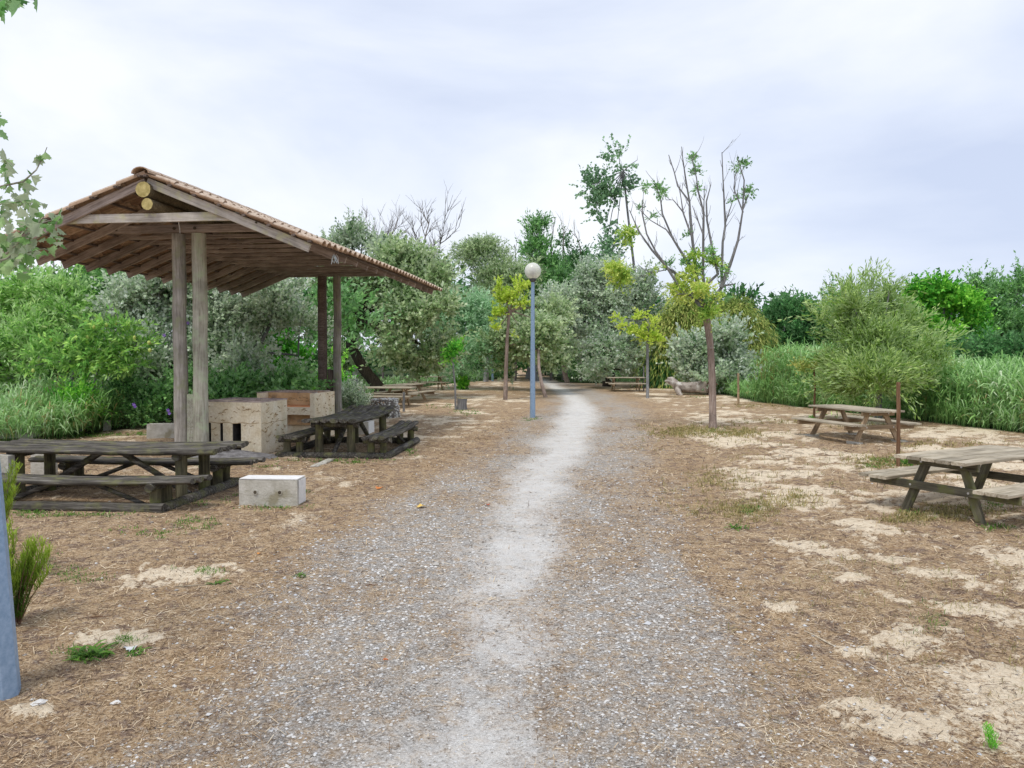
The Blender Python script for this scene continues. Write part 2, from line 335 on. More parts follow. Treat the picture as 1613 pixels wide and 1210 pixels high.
# ------------------------------------------------------------------ picnic shelter
def shelter():
    rng = random.Random(3)
    ax = math.atan2(.112, .9937)
    root = thing('picnic_shelter', 'open timber shelter with a gabled clay tile roof on paired round posts', 'shelter', (-6.23, 13.08, 0), -ax)
    # local frame: y runs along the ridge away from the camera, x across
    SL = .403; an = math.atan(SL); HW = 3.02; LEN = 9.93; AP = 5.09
    def bar(name, p0, p1, W, T, mat, nseg=4):
        p0 = Vector(p0); p1 = Vector(p1); d = p1-p0; mb = MB(); mb.plank(d.length, W, T, rng, .006, nseg, .004)
        o = mb.build(name, mat, root, (p0+p1)/2); o.rotation_euler = d.to_track_quat('X', 'Z').to_euler(); return o
    def bow(y): return .05*math.sin(math.pi*min(max(y/LEN, 0), 1))
    # posts in pairs, a short plank between each pair
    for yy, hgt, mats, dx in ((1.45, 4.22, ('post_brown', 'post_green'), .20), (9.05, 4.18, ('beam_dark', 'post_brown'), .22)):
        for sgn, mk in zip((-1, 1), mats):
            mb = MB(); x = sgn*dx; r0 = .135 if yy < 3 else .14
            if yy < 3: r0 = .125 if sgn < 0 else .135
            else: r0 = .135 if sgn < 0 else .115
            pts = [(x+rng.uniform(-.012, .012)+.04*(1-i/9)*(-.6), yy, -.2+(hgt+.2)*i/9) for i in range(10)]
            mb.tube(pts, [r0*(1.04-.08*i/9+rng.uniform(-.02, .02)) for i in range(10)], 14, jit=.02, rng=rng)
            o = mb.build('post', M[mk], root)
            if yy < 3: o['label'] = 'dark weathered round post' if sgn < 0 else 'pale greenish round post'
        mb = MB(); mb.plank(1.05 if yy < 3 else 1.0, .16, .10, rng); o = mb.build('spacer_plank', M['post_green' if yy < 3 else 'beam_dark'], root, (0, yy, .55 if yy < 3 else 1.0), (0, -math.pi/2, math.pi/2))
        if yy < 3: o.scale.x = 1.25
    # trusses
    ys = [.12]+[1.28+i*.7 for i in range(13)]
    for i, y in enumerate(ys):
        z0 = AP-.12+bow(y); gm = 'beam_grey' if i == 0 else 'beam_mid'
        for s in (-1, 1):
            e = 2.86 if s > 0 else 2.95
            bar('rafter', (s*.01, y, z0-.08), (s*e, y, z0-.08-SL*e), .055, .15, M['beam_grey' if i == 0 and s > 0 else 'beam_mid'])
        tz, th_ = (4.30, .15) if i < 2 else (4.262, .072)
        bar('tie_beam', (-1.62, y+.065, tz), (1.62, y+.065, tz), .055, th_, M[gm])
        if i in (1,):
            for bx in (-.2, .2, -1.35):
                mb = MB(); mb.tube([(bx, y-.02+.03, 4.3), (bx, y+.0, 4.3)], .03, 8); mb.build('bolt', M['hole'], root)
    mb = MB(); mb.tube([(1.95, .07, 4.17), (1.95, .10, 4.17)], .018, 8); mb.build('bolt', M['hole'], root)
    # hanging hook below the first tie
    mb = MB(); mb.tube([(.10, .9, 4.40), (.10, .95, 4.28), (.11, .95, 4.16)], .012, 5); mb.build('hook', M['bolt'], root)
    # ridge logs
    for x, z, r, nm in ((.0, 4.74, .135, 'pale sawn ridge log with yellow lichen on its end'), (.07, 4.50, .10, 'thinner log under the ridge log')):
        mb = MB(); mb.tube([(x, .0+i*1.2, z+rng.uniform(-.01, .01)) for i in range(9)], r, 14, 0, True, 1, .03, rng)
        o = mb.build('ridge_log', [M['log_pale'], M['log_end']], root); o['label'] = nm
    # battens
    NR = 7; row = HW/math.cos(an)/NR
    for s in (-1, 1):
        for k in range(NR+1):
            d = min(k*row+.06, HW/math.cos(an)-.12); x = s*d*math.cos(an); 
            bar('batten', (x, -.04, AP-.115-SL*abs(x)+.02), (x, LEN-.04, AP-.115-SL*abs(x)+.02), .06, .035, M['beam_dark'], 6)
    # tiles: barrel plus pan, thick, slightly overlapping
    NC = 36; pitch = LEN/NC; TL = row*1.17
    m, t, b, o_ = newmat('clay roof tile'); f = noise(t, 9, 5, .65, off=rnd(t, 30.))
    c = ramp(t, [(.0, (.28, .18, .12)), (.45, (.42, .29, .20)), (1, (.56, .41, .29))], rnd(t))
    c = mix(t, c, ramp(t, [(.3, (.55, .52, .5)), (.65, (1, 1, 1))], f), .8, 'MULTIPLY')
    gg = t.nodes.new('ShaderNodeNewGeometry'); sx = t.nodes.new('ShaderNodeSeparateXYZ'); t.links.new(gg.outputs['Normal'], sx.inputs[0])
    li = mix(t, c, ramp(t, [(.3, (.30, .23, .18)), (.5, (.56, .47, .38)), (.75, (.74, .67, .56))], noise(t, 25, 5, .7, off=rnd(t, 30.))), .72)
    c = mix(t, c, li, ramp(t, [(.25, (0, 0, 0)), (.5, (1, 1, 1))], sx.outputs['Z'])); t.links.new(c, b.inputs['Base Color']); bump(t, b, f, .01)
    M['tile'] = m
    prof = []
    for i in range(9):
        a = math.pi*i/8; prof.append((-pitch*.22-math.cos(a)*pitch*.30, math.sin(a)*.072))
    prof += [(pitch*.22, .004), (pitch*.46, .012), (pitch*.53, .03)]
    def tile_geo(th=.02, capped=False):
        vs_ = []; n = len(prof)
        for y, lift, sc in ((0, 0, .94), (TL, .0, 1.04)):
            for dz in (0, -th):
                for (x, z) in prof: vs_.append((x*sc, y, z*sc+dz+lift))
        fs = []
        for i in range(n-1):
            fs += [(i, i+1, 2*n+i+1, 2*n+i), (n+i, 3*n+i, 3*n+i+1, n+i+1), (i, n+i, n+i+1, i+1), (2*n+i, 2*n+i+1, 3*n+i+1, 3*n+i)]
        fs += [(0, 2*n, 3*n, n), (n-1, 2*n-1, 4*n-1, 3*n-1)]
        return vs_, fs
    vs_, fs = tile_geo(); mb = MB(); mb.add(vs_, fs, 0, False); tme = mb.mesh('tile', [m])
    stuff = MB(); cnt = 0; cells = []
    for s in (-1, 1):
        for c_ in range(NC):
            for r_ in range(NR):
                pr = 0 if (c_ < 3) else (1 if (s > 0 and r_ == NR-1) else (2 if (s > 0 and r_ >= NR-2) or c_ < 12 and s < 0 else (3 if s > 0 else 4)))
                cells.append((pr, c_, s, r_))
    cells.sort()
    for (pr, c_, s, r_) in cells:
        y = (c_+.5)*pitch; d = r_*row-.03+rng.uniform(-.012, .012)
        # tile local y runs down the slope, local x along the ridge
        ex = Vector((0, -s, 0)); ey = Vector((s*math.cos(an), 0, -math.sin(an)+.0)); ez = ex.cross(ey)
        tilt = .05; ey2 = (ey+ez*tilt).normalized(); ez2 = ex.cross(ey2)
        org = Vector((0, y, AP-.085+bow(y)))+ey*d
        Mx = Matrix.Translation(org) @ Matrix((ex, ey2, ez2)).transposed().to_4x4() @ Matrix.Rotation(rng.uniform(-.02, .02), 4, 'Z')
        if cnt < 300:
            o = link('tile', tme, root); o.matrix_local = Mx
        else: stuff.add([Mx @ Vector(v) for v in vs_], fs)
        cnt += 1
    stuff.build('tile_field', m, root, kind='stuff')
    # ridge tiles
    mb = MB(); n = 9; vv = []
    for y, q in ((0, 1.0), (.47, .88)):
        for rr_ in (.15, .13):
            for i in range(n):
                a = math.pi*i/(n-1); vv.append((math.cos(a)*rr_*q*1.1, y, math.sin(a)*rr_*q*.75))
    ff = []
    for i in range(n-1): ff += [(i, i+1, 2*n+i+1, 2*n+i), (n+i, 3*n+i, 3*n+i+1, n+i+1), (i, n+i, n+i+1, i+1), (2*n+i, 2*n+i+1, 3*n+i+1, 3*n+i)]
    mb.add(vv, ff); rme = mb.mesh('ridge_tile', [m])
    for k in range(24):
        y = -.06+k*.418; link('ridge_tile', rme, root, (rng.uniform(-.01, .01), y, AP-.085+bow(y)), (.045, 0, rng.uniform(-.02, .02)))
    # knotted rag at the second rafter end
    rg = thing('rag', 'small knotted pale blue rag tied to the rafter end at the near right eave', 'rag', root.matrix_basis @ Vector((2.9, 1.2, 3.72)))
    mb = MB()
    for k in range(5):
        a = k*1.3; mb.tube([(0, 0, .05), (.04*math.cos(a), .03*math.sin(a), 0), (.07*math.cos(a), .05*math.sin(a), -.06), (.09*math.cos(a+.4), .05, -.14-.03*(k % 3))], [.02, .025, .018, .01], 6, jit=.2, rng=rng)
    [None for _ in range(0)]; rg.scale = (.65,)*3; mb.build('cloth', plain('rag cloth', (.45, .55, .62), (.7, .78, .82), 30), rg)
    mb = MB(); mb.tube([(.05, 0, .08), (.11, 0, .0), (.12, .0, -.2)], .006, 4); mb.build('string', M['whitewash'], rg)

# ------------------------------------------------------------------ barbecues
def stucco():
    m, t, b, o = newmat('ochre carved render'); n1 = noise(t, 3.2, 5, .6); n2 = noise(t, 26, 4, .6); n3 = noise(t, 1.3, 3, .5)
    c = ramp(t, [(.3, (.72, .59, .39)), (.52, (.87, .77, .58)), (.75, (.92, .85, .71))], n1)
    c = mix(t, c, ramp(t, [(.3, (.72, .68, .6)), (.6, (1, 1, 1))], n2), .6, 'MULTIPLY')
    c = mix(t, c, (.42, .40, .22), ramp(t, [(.58, (0, 0, 0)), (.72, (.5, .5, .5))], n3)); t.links.new(c, b.inputs['Base Color']); bump(t, b, n2, .012); return m
M['stucco'] = stucco(); M['soot_and_shade'] = plain('sooty rim', (.20, .15, .14), (.58, .47, .42), 6); M['brick_in'] = plain('fire-reddened lining', (.45, .17, .07), (.66, .33, .16), 5, spots=((.22, .14, .10), 2.2))
M['panel_brown'] = plain('scorched render', (.48, .28, .13), (.72, .50, .29), 5, spots=((.25, .2, .16), 3))
M['mark'] = plain('dirt brown chisel mark', (.40, .28, .15), (.56, .42, .25), 10)  # dark brown dirt colour for the carved marks
def marks(mb, o, ux, uz, W, H, n, rng, nrm, skip=None):
    for _ in range(n):
        a = rng.uniform(.05, W-.05); h = rng.uniform(.04, H-.03)
        if skip and skip(a, h): continue
        l = rng.uniform(.04, .13); s = rng.uniform(-.4, .5); k = 4; top = []; bot = []; fr = []
        for i in range(k+1):
            u = i/k; da = (u-.5)*l; dh = s*da+.012*math.sin(u*6.3+a*9)
            wd = .007*math.sin(math.pi*min(max(u, .08), .92))+.002
            p = Vector(o)+ux*(a+da)+uz*(h+dh)
            top.append(p+uz*wd+nrm*.001); bot.append(p-uz*wd+nrm*.001); fr.append(p+nrm*(.004+wd*1.1)+uz*wd*.4)
        vs_ = top+fr+bot; q = k+1
        fs = [(i, i+1, q+i+1, q+i) for i in range(k)]+[(q+i, q+i+1, 2*q+i+1, 2*q+i) for i in range(k)]
        mb.add(vs_, fs)
def barbecues():
    rng = random.Random(11); X, Y, Z = Vector((1, 0, 0)), Vector((0, 1, 0)), Vector((0, 0, 1))
    p = G(412, 718); g = thing('barbecue', 'ochre stone barbecue with three ash slots standing behind the pale shelter post', 'barbecue', (p.x, p.y, 0), R(-12))
    W, D, H = 1.22, 1.02, 1.055; th = .12
    mb = MB()      # local: corner front right at origin, x to -W, y to D
    sl = [(-W+.07, -W+.14), (-W+.33, -W+.40), (-W+.60, -W+.79)]; hz = .62; xs = [-W]+[c for q in sl for c in q]+[0]
    for i in range(0, len(xs), 2): mb.box((xs[i], 0, -.1), (xs[i+1], .3, hz))
    mb.box((-W, .3, -.1), (0, D, hz)); mb.box((-W, 0, hz), (0, th, H-.025)); mb.box((-W, D-th, hz), (0, D, H-.025))
    mb.box((-W, th, hz), (-W+th, D-th, H-.025)); mb.box((-th, th, hz), (0, D-th, H-.025)); mb.build('wall', M['stucco'], g)
    mb = MB()
    for q in sl:
        mb.box((q[0]+.001, .285, -.05), (q[1]-.001, .299, hz-.002)); mb.box((q[0]+.001, .02, -.05), (q[0]+.008, .284, hz-.002)); mb.box((q[1]-.008, .02, -.05), (q[1]-.001, .284, hz-.002))
    mb.build('slot_shade', plain('soot_and_shade', (.03, .028, .026), (.10, .09, .085), 8), g)  # near-black lining paints the shade inside the slots, along with soot
    mb = MB()
    mb.box((-W-.006, -.006, H-.025), (.006, th, H), 0, rng, .004); mb.box((-W-.006, D-th, H-.025), (.006, D+.006, H), 0, rng, .004)
    mb.box((-W-.006, th+.003, H-.025), (-W+th, D-th-.003, H), 0, rng, .003); mb.box((-th, th+.003, H-.025), (.006, D-th-.003, H), 0, rng, .003)
    mb.box((-.72, th+.003, H-.12), (-.52, D-th-.003, H-.004), 0, rng, .003); mb.build('rim', M['soot_and_shade'], g)
    mb = MB(); mb.box((-W+th+.002, th+.002, hz+.003), (-th-.002, D-th-.002, hz+.14)); mb.build('fire_bed', M['brick_in'], g)
    mb = MB(); marks(mb, (-W, 0, 0), X, Z, W, H-.05, 42, rng, -Y, lambda a, h: h < hz+.03 and any(q[0]-.06 < a-W < q[1]+.06 for q in sl))
    marks(mb, (0, 0, 0), Y, Z, D, H-.05, 44, rng, X); mb.build('chisel_marks', M['mark'], g, kind='stuff')
    for i in range(1):
        mb = MB(); pts = [(-W+.05+k*(W-.1)/12, -.001, hz+.012*math.sin(k*1.7)+.005) for k in range(13)]; mb.tube(pts, .007, 5, jit=.3, rng=rng)
        pts = [(.001, .03+k*(D-.06)/10, hz+.012*math.sin(k*2.1)) for k in range(11)]; mb.tube(pts, .006, 5, jit=.3, rng=rng); mb.build('joint', M['mark'], g)
    # second barbecue
    p = G(496, 0+555+2418/17.6); g = thing('barbecue', 'ochre barbecue with an orange ledge and an open recess, farther one near the rear posts', 'barbecue', (p.x, p.y, 0), R(-10))
    W, D = 1.42, 1.15; mb = MB(); th = .11; lz = .74; sb = .34
    mb.box((-th, 0, -.1), (0, D, H)); mb.box((-W, 0, -.1), (-W+th, D, H)); mb.box((-W+th, D-th, -.1), (-th, D, H-.003)); mb.box((-W+th, 0, .56), (-th, sb, lz))
    mb.box((-W+th, sb+.1, -.1), (-th, D-th, .55)); mb.box((-W+th, .6, .55), (-th, D-th, .8)); mb.build('wall', M['stucco'], g)
    mb = MB(); mb.box((-W+th, sb, .3), (-th, sb+.09, H-.003)); mb.build('scorched_panel', M['panel_brown'], g)
    mb = MB(); mb.box((-W+th+.002, .01, lz+.001), (-th-.002, sb-.002, lz+.03)); mb.build('ledge', plain('orange terracotta slab', (.68, .27, .12), (.8, .42, .22), 6), g)
    mb = MB(); mb.box((-W-.005, -.005, H+.001), (-W+th, D, H+.02)); mb.box((-W+th+.003, sb-.005, H), (-th-.003, sb+.095, H+.02)); mb.box((-W+th+.003, D-th, H), (-th-.003, D, H+.02)); mb.build('rim', M['soot_and_shade'], g)
    mb = MB(); mb.box((-W+th+.002, sb+.095, .81), (-th-.002, D-th-.002, .9)); mb.box((-W+th+.002, D-th-.03, .9), (-th-.002, D-th-.002, H-.01)); mb.build('fire_bed', M['brick_in'], g)
    mb = MB(); marks(mb, (0, 0, 0), Y, Z, D, H, 44, rng, X); marks(mb, (-W, 0, .56), X, Z, W, .18, 22, rng, -Y); marks(mb, (-W+th, sb, .8), X, Z, W-2*th, .2, 22, rng, -Y); mb.build('chisel_marks', M['mark'], g, kind='stuff')

def ash():
    rng = np.random.RandomState(5); p = G(385, 722); n = 26
    V = []; F = []
    for i in range(n):
        for j in range(n):
            x = (i/(n-1)-.5)*2; y = (j/(n-1)-.5)*2; d = math.hypot(x, y)
            V.append((x*.95, y*.40, .13*max(0, 1-d)**1.1+.02*rng.rand()*(d < .9)-.03*(d > .95)))
    F = [(i*n+j, (i+1)*n+j, (i+1)*n+j+1, i*n+j+1) for i in range(n-1) for j in range(n-1)]
    F = [f for f in F if all(math.hypot(V[k][0]/.95, V[k][1]/.4) < 1.02 for k in f)]
    mb = MB(); mb.add(V, F, 0, True); o = mb.build('ash_heap', plain('wood ash', (.10, .095, .095), (.32, .31, .31), 9, bd=.02), None, (p.x-.25, p.y+.05, gz1(p.x, p.y)+.01)); tag(o, 'low heap of grey ash spilled before the barbecue slots', 'ash heap')

# ------------------------------------------------------------------ log tables
def log_table(label, origin, yaw, over=.4, warp=.0, sagb=.05, extra=False, seed=1):
    rng = random.Random(seed)           # local: x long axis, y across; origin at centre
    g = thing('log_picnic_table', label, 'picnic table', (origin[0], origin[1], gz1(origin[0], origin[1])), yaw, 'dark log picnic tables with a log base')
    FL, FW = 2.6, 2.07
    def log(name, p0, p1, r, mat='oldwood', flat=1., sag=0, n=9, seg=8, wrp=0):
        pts = []
        for i in range(seg+1):
            u = i/seg; q = Vector(p0).lerp(Vector(p1), u); q.z += -sag*math.sin(math.pi*u)+wrp*max(0, abs(u-.5)*2-.35)**2*(1 if u > .5 else .3)+rng.uniform(-.004, .004); q.y += rng.uniform(-.004, .004); pts.append(q)
        mb = MB(); mb.tube(pts, [r*(1+rng.uniform(-.06, .06)) for _ in pts], n, jit=.06, rng=rng, flat=flat); return mb.build(name, M[mat], g)
    for y in (-FW/2, FW/2): log('base_log', (-FL/2-.05, y, .05), (FL/2+.05, y, .05), .075)
    for x in (-FL/2, FL/2): log('base_log', (x, -FW/2+.06, .045), (x, FW/2-.06, .045), .075)
    L = FL/2+over
    for k in range(6):
        y = -.45+k*.18; log('table_slat', (-L+rng.uniform(-.04, .03), y, .705), (L+rng.uniform(-.05, .04), y, .705), .086, flat=.45, sag=.025, n=10, seg=12, wrp=warp)
    for s in (-1, 1):
        for k in range(3):
            y = s*.82+(-1+k)*.155; log('seat_slat', (-L+rng.uniform(-.05, .05), y, .40), (L+rng.uniform(-.05, .05), y, .40), .074, flat=.5, sag=sagb if s < 0 else sagb*.5, n=10, seg=12, wrp=warp*.5)
        for x in (-FL/2+.12, FL/2-.12):
            log('seat_bearer', (x, s*.82-.27, .325), (x, s*.82+.27, .325), .055, n=9, seg=3)
            for q in (-.12, .12): log('bench_leg', (x, s*.82+q, -.05), (x, s*.82+q, .30), .072, 'oldwood_z', n=12, seg=3)
        for t_ in (-1, 1): log('seat_brace', (t_*.2, s*.82, .35), (t_*(FL/2-.3), s*.82, .05), .032, n=8, seg=3)
    for x in (-FL/2+.12, FL/2-.12):
        log('table_bearer', (x, -.46, .625), (x, .46, .625), .055, n=9, seg=3)
        for y in (-.31, .31): log('leg', (x, y, -.05), (x, y, .63), .078, 'oldwood_z', n=12, seg=4)
    for t_ in (-1, 1):
        log('brace', (t_*.12, -.05*t_, .66), (t_*(FL/2-.15), -.05*t_, .06), .045, n=8, seg=4)
    if extra:
        mb = MB(); mb.box((-.1, -.07, -.05), (.1, .07, .64), 0, rng, .008); mb.build('support_block', M['concrete'], g, (-FL/2+.12, -.55, 0))
    return g

def bench_table(label, origin, yaw, mt, ml, foot=.5, seed=2, L=2.1, group='plank picnic tables with A-shaped legs', slabs=False):
    rng = random.Random(seed); g = thing('picnic_table', label, 'picnic table', (origin[0], origin[1], gz1(origin[0], origin[1])), yaw, group)
    mb = MB(); mb.plank(L, .165, .04, rng, .006, 5, .003); top = mb.mesh('table_plank', [M[mt]])
    mb = MB(); mb.plank(L, .12, .04, rng, .006, 5, .003); seat = mb.mesh('seat_plank', [M[mt]])
    for k in range(5): link('table_plank', top, g, (rng.uniform(-.012, .012), -.36+k*.18, .72-.02+rng.uniform(-.003, .003)), (rng.uniform(-.01, .01), 0, rng.uniform(-.003, .003)))
    for s in (-1, 1):
        for k in range(3): link('seat_plank', seat, g, (rng.uniform(-.012, .012), s*(.60+k*.132), .43-.02+rng.uniform(-.003, .003)), (0, 0, rng.uniform(-.003, .003)))
    def bar(name, p0, p1, W, T):
        p0 = Vector(p0); p1 = Vector(p1); d = p1-p0; mb = MB(); mb.plank(d.length, W, T, rng, .006, 2, .001)
        mb.build(name, M[ml], g, (p0+p1)/2, d.to_track_quat('X', 'Z').to_euler())
    for s in (-1, 1):
        x = s*(L/2-.3)
        bar('table_bearer', (x, -.43, .635), (x, .43, .635), .05, .09); bar('seat_bearer', (x+s*.053, -.92, .34), (x+s*.053, .92, .34), .05, .10)
        for q in (-1, 1):
            bar('leg', (x-s*.052, q*.22, .655), (x-s*.0+0, q*foot, -.06), .05, .11)
            for zz in (.635,): 
                mb = MB(); mb.tube([(x+s*.03, q*.25, zz), (x+s*.046, q*.25, zz)], .014, 8); mb.build('bolt', M['bolt'], g)
            mb = MB(); mb.tube([(x+s*.07, q*.36, .34), (x+s*.084, q*.36, .34)], .014, 8); mb.build('bolt', M['bolt'], g)
            if slabs:
                mb = MB(); mb.box((-.14, -.11, -.05), (.14, .11, .03), 0, rng, .015); mb.build('foot_slab', M['concrete'], g, (x, q*foot, 0))
    return g
def tables():
    u = Vector((-.994, .10, 0)).normalized(); v = Vector((.10, .994, 0)).normalized()
    c = Vector((-4.41, 9.56, 0))+u*1.3+v*1.03; log_table('long black log table with sagging benches at the left edge of the photo', c, math.atan2(u.y, u.x)+math.pi, .45, 0, .045, True, 4)
    v = Vector((.085, .996, 0)).normalized(); u = Vector((.996, -.085, 0)); c = Vector((-2.34, 14.3, 0))-u*1.03+v*1.3
    log_table('black log table with curled end standing beside the barbecues', c, math.atan2(v.y, v.x), .24, .18, .03, False, 9)
    d = Vector((.872, .49, 0)).normalized(); nrm = Vector((-d.y, d.x, 0)); near = Vector((4.96, 9.11, 0)); c = near+d*1.05
    bench_table('large mossy grey plank table cut by the right edge of the photo', c, math.atan2(d.y, d.x), 'plank_grey', 'plank_green', .49, 5)
    bench_table('tan plank table on stone pads before the reeds at the right', (7.93, 17.75), math.atan2(.96, -.28), 'plank_grey', 'plank_tan', .60, 6, slabs=True)
    bench_table('tan table nearest the round stone planter, beyond the shelter', (-4.75, 28.3), math.atan2(-.08, 1), 'plank_grey', 'plank_tan', .60, 7, 2.3)
    p = G(655, 628); bench_table('tan table in the middle of the three left far tables', (p.x-.2, 31.2), math.atan2(.93, .3), 'plank_grey', 'plank_tan', .60, 8, 2.2)
    p = G(682, 612); bench_table('small looking tan table farthest back of the three at the left tree edge', (p.x, 40.5), math.atan2(.3, .95), 'plank_grey', 'plank_tan', .6, 9, 1.8)
    p = G(976, 613); bench_table('lone far table under the silvery trees right of the path', (p.x, 39.5), math.atan2(-.02, 1), 'plank_grey', 'plank_tan', .6, 10, 1.9)

# ------------------------------------------------------------------ lamps, blocks, stakes
def lamps():
    def lamp(label, loc, tilt=0, r0=.085, r1=.05):
        g = thing('street_lamp', label, 'street lamp', loc, 0, 'globe lamps on blue grey poles'); g.rotation_euler = (0, tilt, 0)
        mb = MB(); mb.tube([(0, 0, -.1), (0, 0, 1.2), (0, 0, 4.18)], [r0, r0*.93, r1], 8); o = mb.build('pole', M['steel'], g)
        for f in o.data.polygons: f.use_smooth = False
        mb = MB(); mb.tube([(0, 0, 4.16), (0, 0, 4.2), (0, 0, 4.25), (0, 0, 4.27)], [.055, .09, .12, .11], 16); mb.build('collar', plain('dark collar', (.08, .08, .08), (.13, .13, .13)), g)
        mb = MB(); n = 20; k = 12; pts = [(0, 0, 4.505-.255*math.cos(math.pi*i/k)) for i in range(k+1)]
        mb.tube(pts, [max(.255*math.sin(math.pi*i/k), .004) for i in range(k+1)], n); 
        m, t, b, o_ = newmat('milky globe'); b.inputs['Base Color'].default_value = (.93, .93, .87, 1); b.inputs['Roughness'].default_value = .22; b.inputs['Specular IOR Level'].default_value = .5
        tb = t.nodes.new('ShaderNodeBsdfTransparent'); tb.inputs[0].default_value = (.95, .95, .88, 1); ms = t.nodes.new('ShaderNodeMixShader'); ms.inputs[0].default_value = .38
        t.links.new(b.outputs[0], ms.inputs[1]); t.links.new(tb.outputs[0], ms.inputs[2]); t.links.new(ms.outputs[0], o_.inputs[0]); gl = mb.build('globe', m, g)
        mb = MB()
        for i in range(5): mb.tube([(0, 0, 4.38+i*.045), (0, 0, 4.395+i*.045)], .10, 14)
        mb.tube([(0, 0, 4.26), (0, 0, 4.62)], .035, 8); mb.build('louvre', plain('louvre', (.3, .3, .28), (.42, .42, .4)), gl); return g
    p = GG(839, 657); lamp('slim blue grey pole with a milky globe beside the path', p)
    p = G(14, 1094); p.z = gz1(p.x-.1, p.y); lamp('close blue grey metal pole cut by the left edge of the photo', (p.x-.06, p.y, p.z), R(-3.2), .115, .06)
    p = G(776, 600); lamp('distant grey pole before the dark trees left of the path', p)
def blocks():
    rng = random.Random(8)
    def block(label, p, W, D, H, yaw, holes=0, paint=True, mat='concrete'):
        g = thing('concrete_block', label, 'concrete block', (p.x, p.y, gz1(p.x, p.y)), yaw, 'concrete blocks lying about the shelter')
        mb = MB(); n = 6; 
        mb.box((0, 0, -.04), (W, D, H), 0, rng, .008); mb.build('body', M[mat], g)
        if paint: 
            mb = MB(); mb.box((.0, 0.004, H+.002), (W-.004, D-.006, H+.012), 0, rng, .003); mb.box((W+.002, .03, .02), (W+.009, D-.02, H-.01), 0, rng, .003); mb.build('whitewashed_face', M['whitewash'], g)
        for k in range(holes):
            mb = MB(); x = W*(.28+.42*k); mb.tube([(x, .02, H*.52), (x, -.012, H*.52)], [.034, .034], 12); hr = mb.build('hole_rim', M['concrete'], g)
            mb = MB(); mb.tube([(x, .02, H*.52), (x, -.015, H*.52)], [.024, .022], 12); mb.build('hole', M['hole'], hr)
        return g
    block('whitewashed concrete block with two round holes lying before the log tables', G(377, 796), .78, .31, .34, R(-4), 2)
    block('squat concrete block with a white side, between the curled log table legs', G(561, 684), .30, .55, .32, R(-5))
    block('brown stained concrete beam lying left of the shelter posts', G(231, 692), .95, .3, .33, R(8), 0, False)
    block('grey concrete beam lying in the grass at the left edge of the photo', G(-20, 690), 1.05, .3, .22, R(2), 0, False)
    block('thin upright concrete stub at the grass edge', G(163, 679), .13, .13, .27, R(2), 0, False)
    block('low grey concrete seat block behind the long black log table', G(48, 752), .27, .3, .36, R(2), 0, False)
    mb = MB(); pts = [G(495, 738), G(522, 725)]; a = Vector(pts[0]); b = Vector(pts[1]); d = b-a; mb.plank(d.length, .14, .06, rng, .01, 4, .006)
    o = mb.build('edging_stone', M['concrete'], None, (a+b)/2+Vector((0, 0, .012)), (0, 0, math.atan2(d.y, d.x))); tag(o, 'pale flush edging strip in the litter before the curled log table', 'edging')
    # stone planter
    p = G(602, 660); g = thing('stone_planter', 'round planter built of stacked white pebbles with a leafy shrub behind', 'stone planter', (p.x, p.y+.45, 0))
    mb = MB(); mb.tube([(0, 0, -.05), (0, 0, .28), (0, 0, .56)], [.46, .44, .40], 20); mb.build('core', plain('dark planter core', (.12, .11, .1), (.3, .27, .24)), g)  # plain dark cylinder behind the pebbles
    mb = MB()
    for k in range(520):
        a = rng.uniform(0, 6.283); top = rng.random() < .25; z = rng.uniform(0, .56); rr = .47-.08*z/.56 if not top else rng.uniform(0, .4); z = .57 if top else z
        s = rng.uniform(.022, .045); c = Vector((rr*math.cos(a), rr*math.sin(a), z)); vs_ = []
        for d in ((1, 0, 0), (-1, 0, 0), (0, 1, 0), (0, -1, 0), (0, 0, .7), (0, 0, -.7)): vs_.append(c+Vector(d)*s*rng.uniform(.8, 1.3))
        mb.add(vs_, [(0, 2, 4), (2, 1, 4), (1, 3, 4), (3, 0, 4), (2, 0, 5), (1, 2, 5), (3, 1, 5), (0, 3, 5)], 0 if rng.random() < .72 else (1 if rng.random() < .6 else 2), True)
    mb.build('stones', [plain('white stone', (.66, .65, .61), (.88, .87, .83), 9), plain('ochre stone', (.4, .26, .16), (.6, .45, .32), 9), plain('dark stone', (.16, .14, .12), (.3, .27, .24), 9)], g, kind='stuff')
    # stump
    p = G(727, 646); g = thing('tree_stump', 'short sawn tree stump beside the staked sapling', 'stump', (p.x, p.y+.15, gz1(p.x, p.y)))
    mb = MB(); mb.tube([(0, 0, -.05), (0, .0, .05), (0, 0, .2), (.01, 0, .40)], [.21, .185, .17, .175], 14, 0, True, 1, .07, rng); mb.build('trunk', [M['bark_grey'], M['log_end']], g)
    # stakes
    def stake(label, px, y0, y1, r, mat='stake', dx=0):
        p = G(px, y0); top = P(px+dx, y1, p.y); mb = MB(); n = 7
        pts = [Vector((0, 0, -.1)).lerp(Vector((top.x-p.x, 0, top.z)), i/n)+Vector((rng.uniform(-.005, .005), 0, 0)) for i in range(n+1)]
        mb.tube(pts, r, 7, jit=.08, rng=rng); o = mb.build('stake', M[mat], None, (p.x, p.y, 0)); tag(o, label, 'stake', 'thin stakes standing in the clearing'); return o
    stake('rusty brown stake in front of the big mossy grey table', 1415, 737, 602, .033)
    stake('yellowish stake at the reed edge right of the tall bare tree', 1163, 637, 588, .045, 'plank_tan')
    stake('thin grey stake left of the small lime green tree', 1014, 616, 577, .035, 'bark_grey')
    stake('thin stake standing in front of the nearest far tan table', 636, 650, 618, .04, 'bark_grey', 0)
    stake('slanting pale stick among the far trees near the left tables', 688, 606, 578, .03, 'plank_grey', -6)
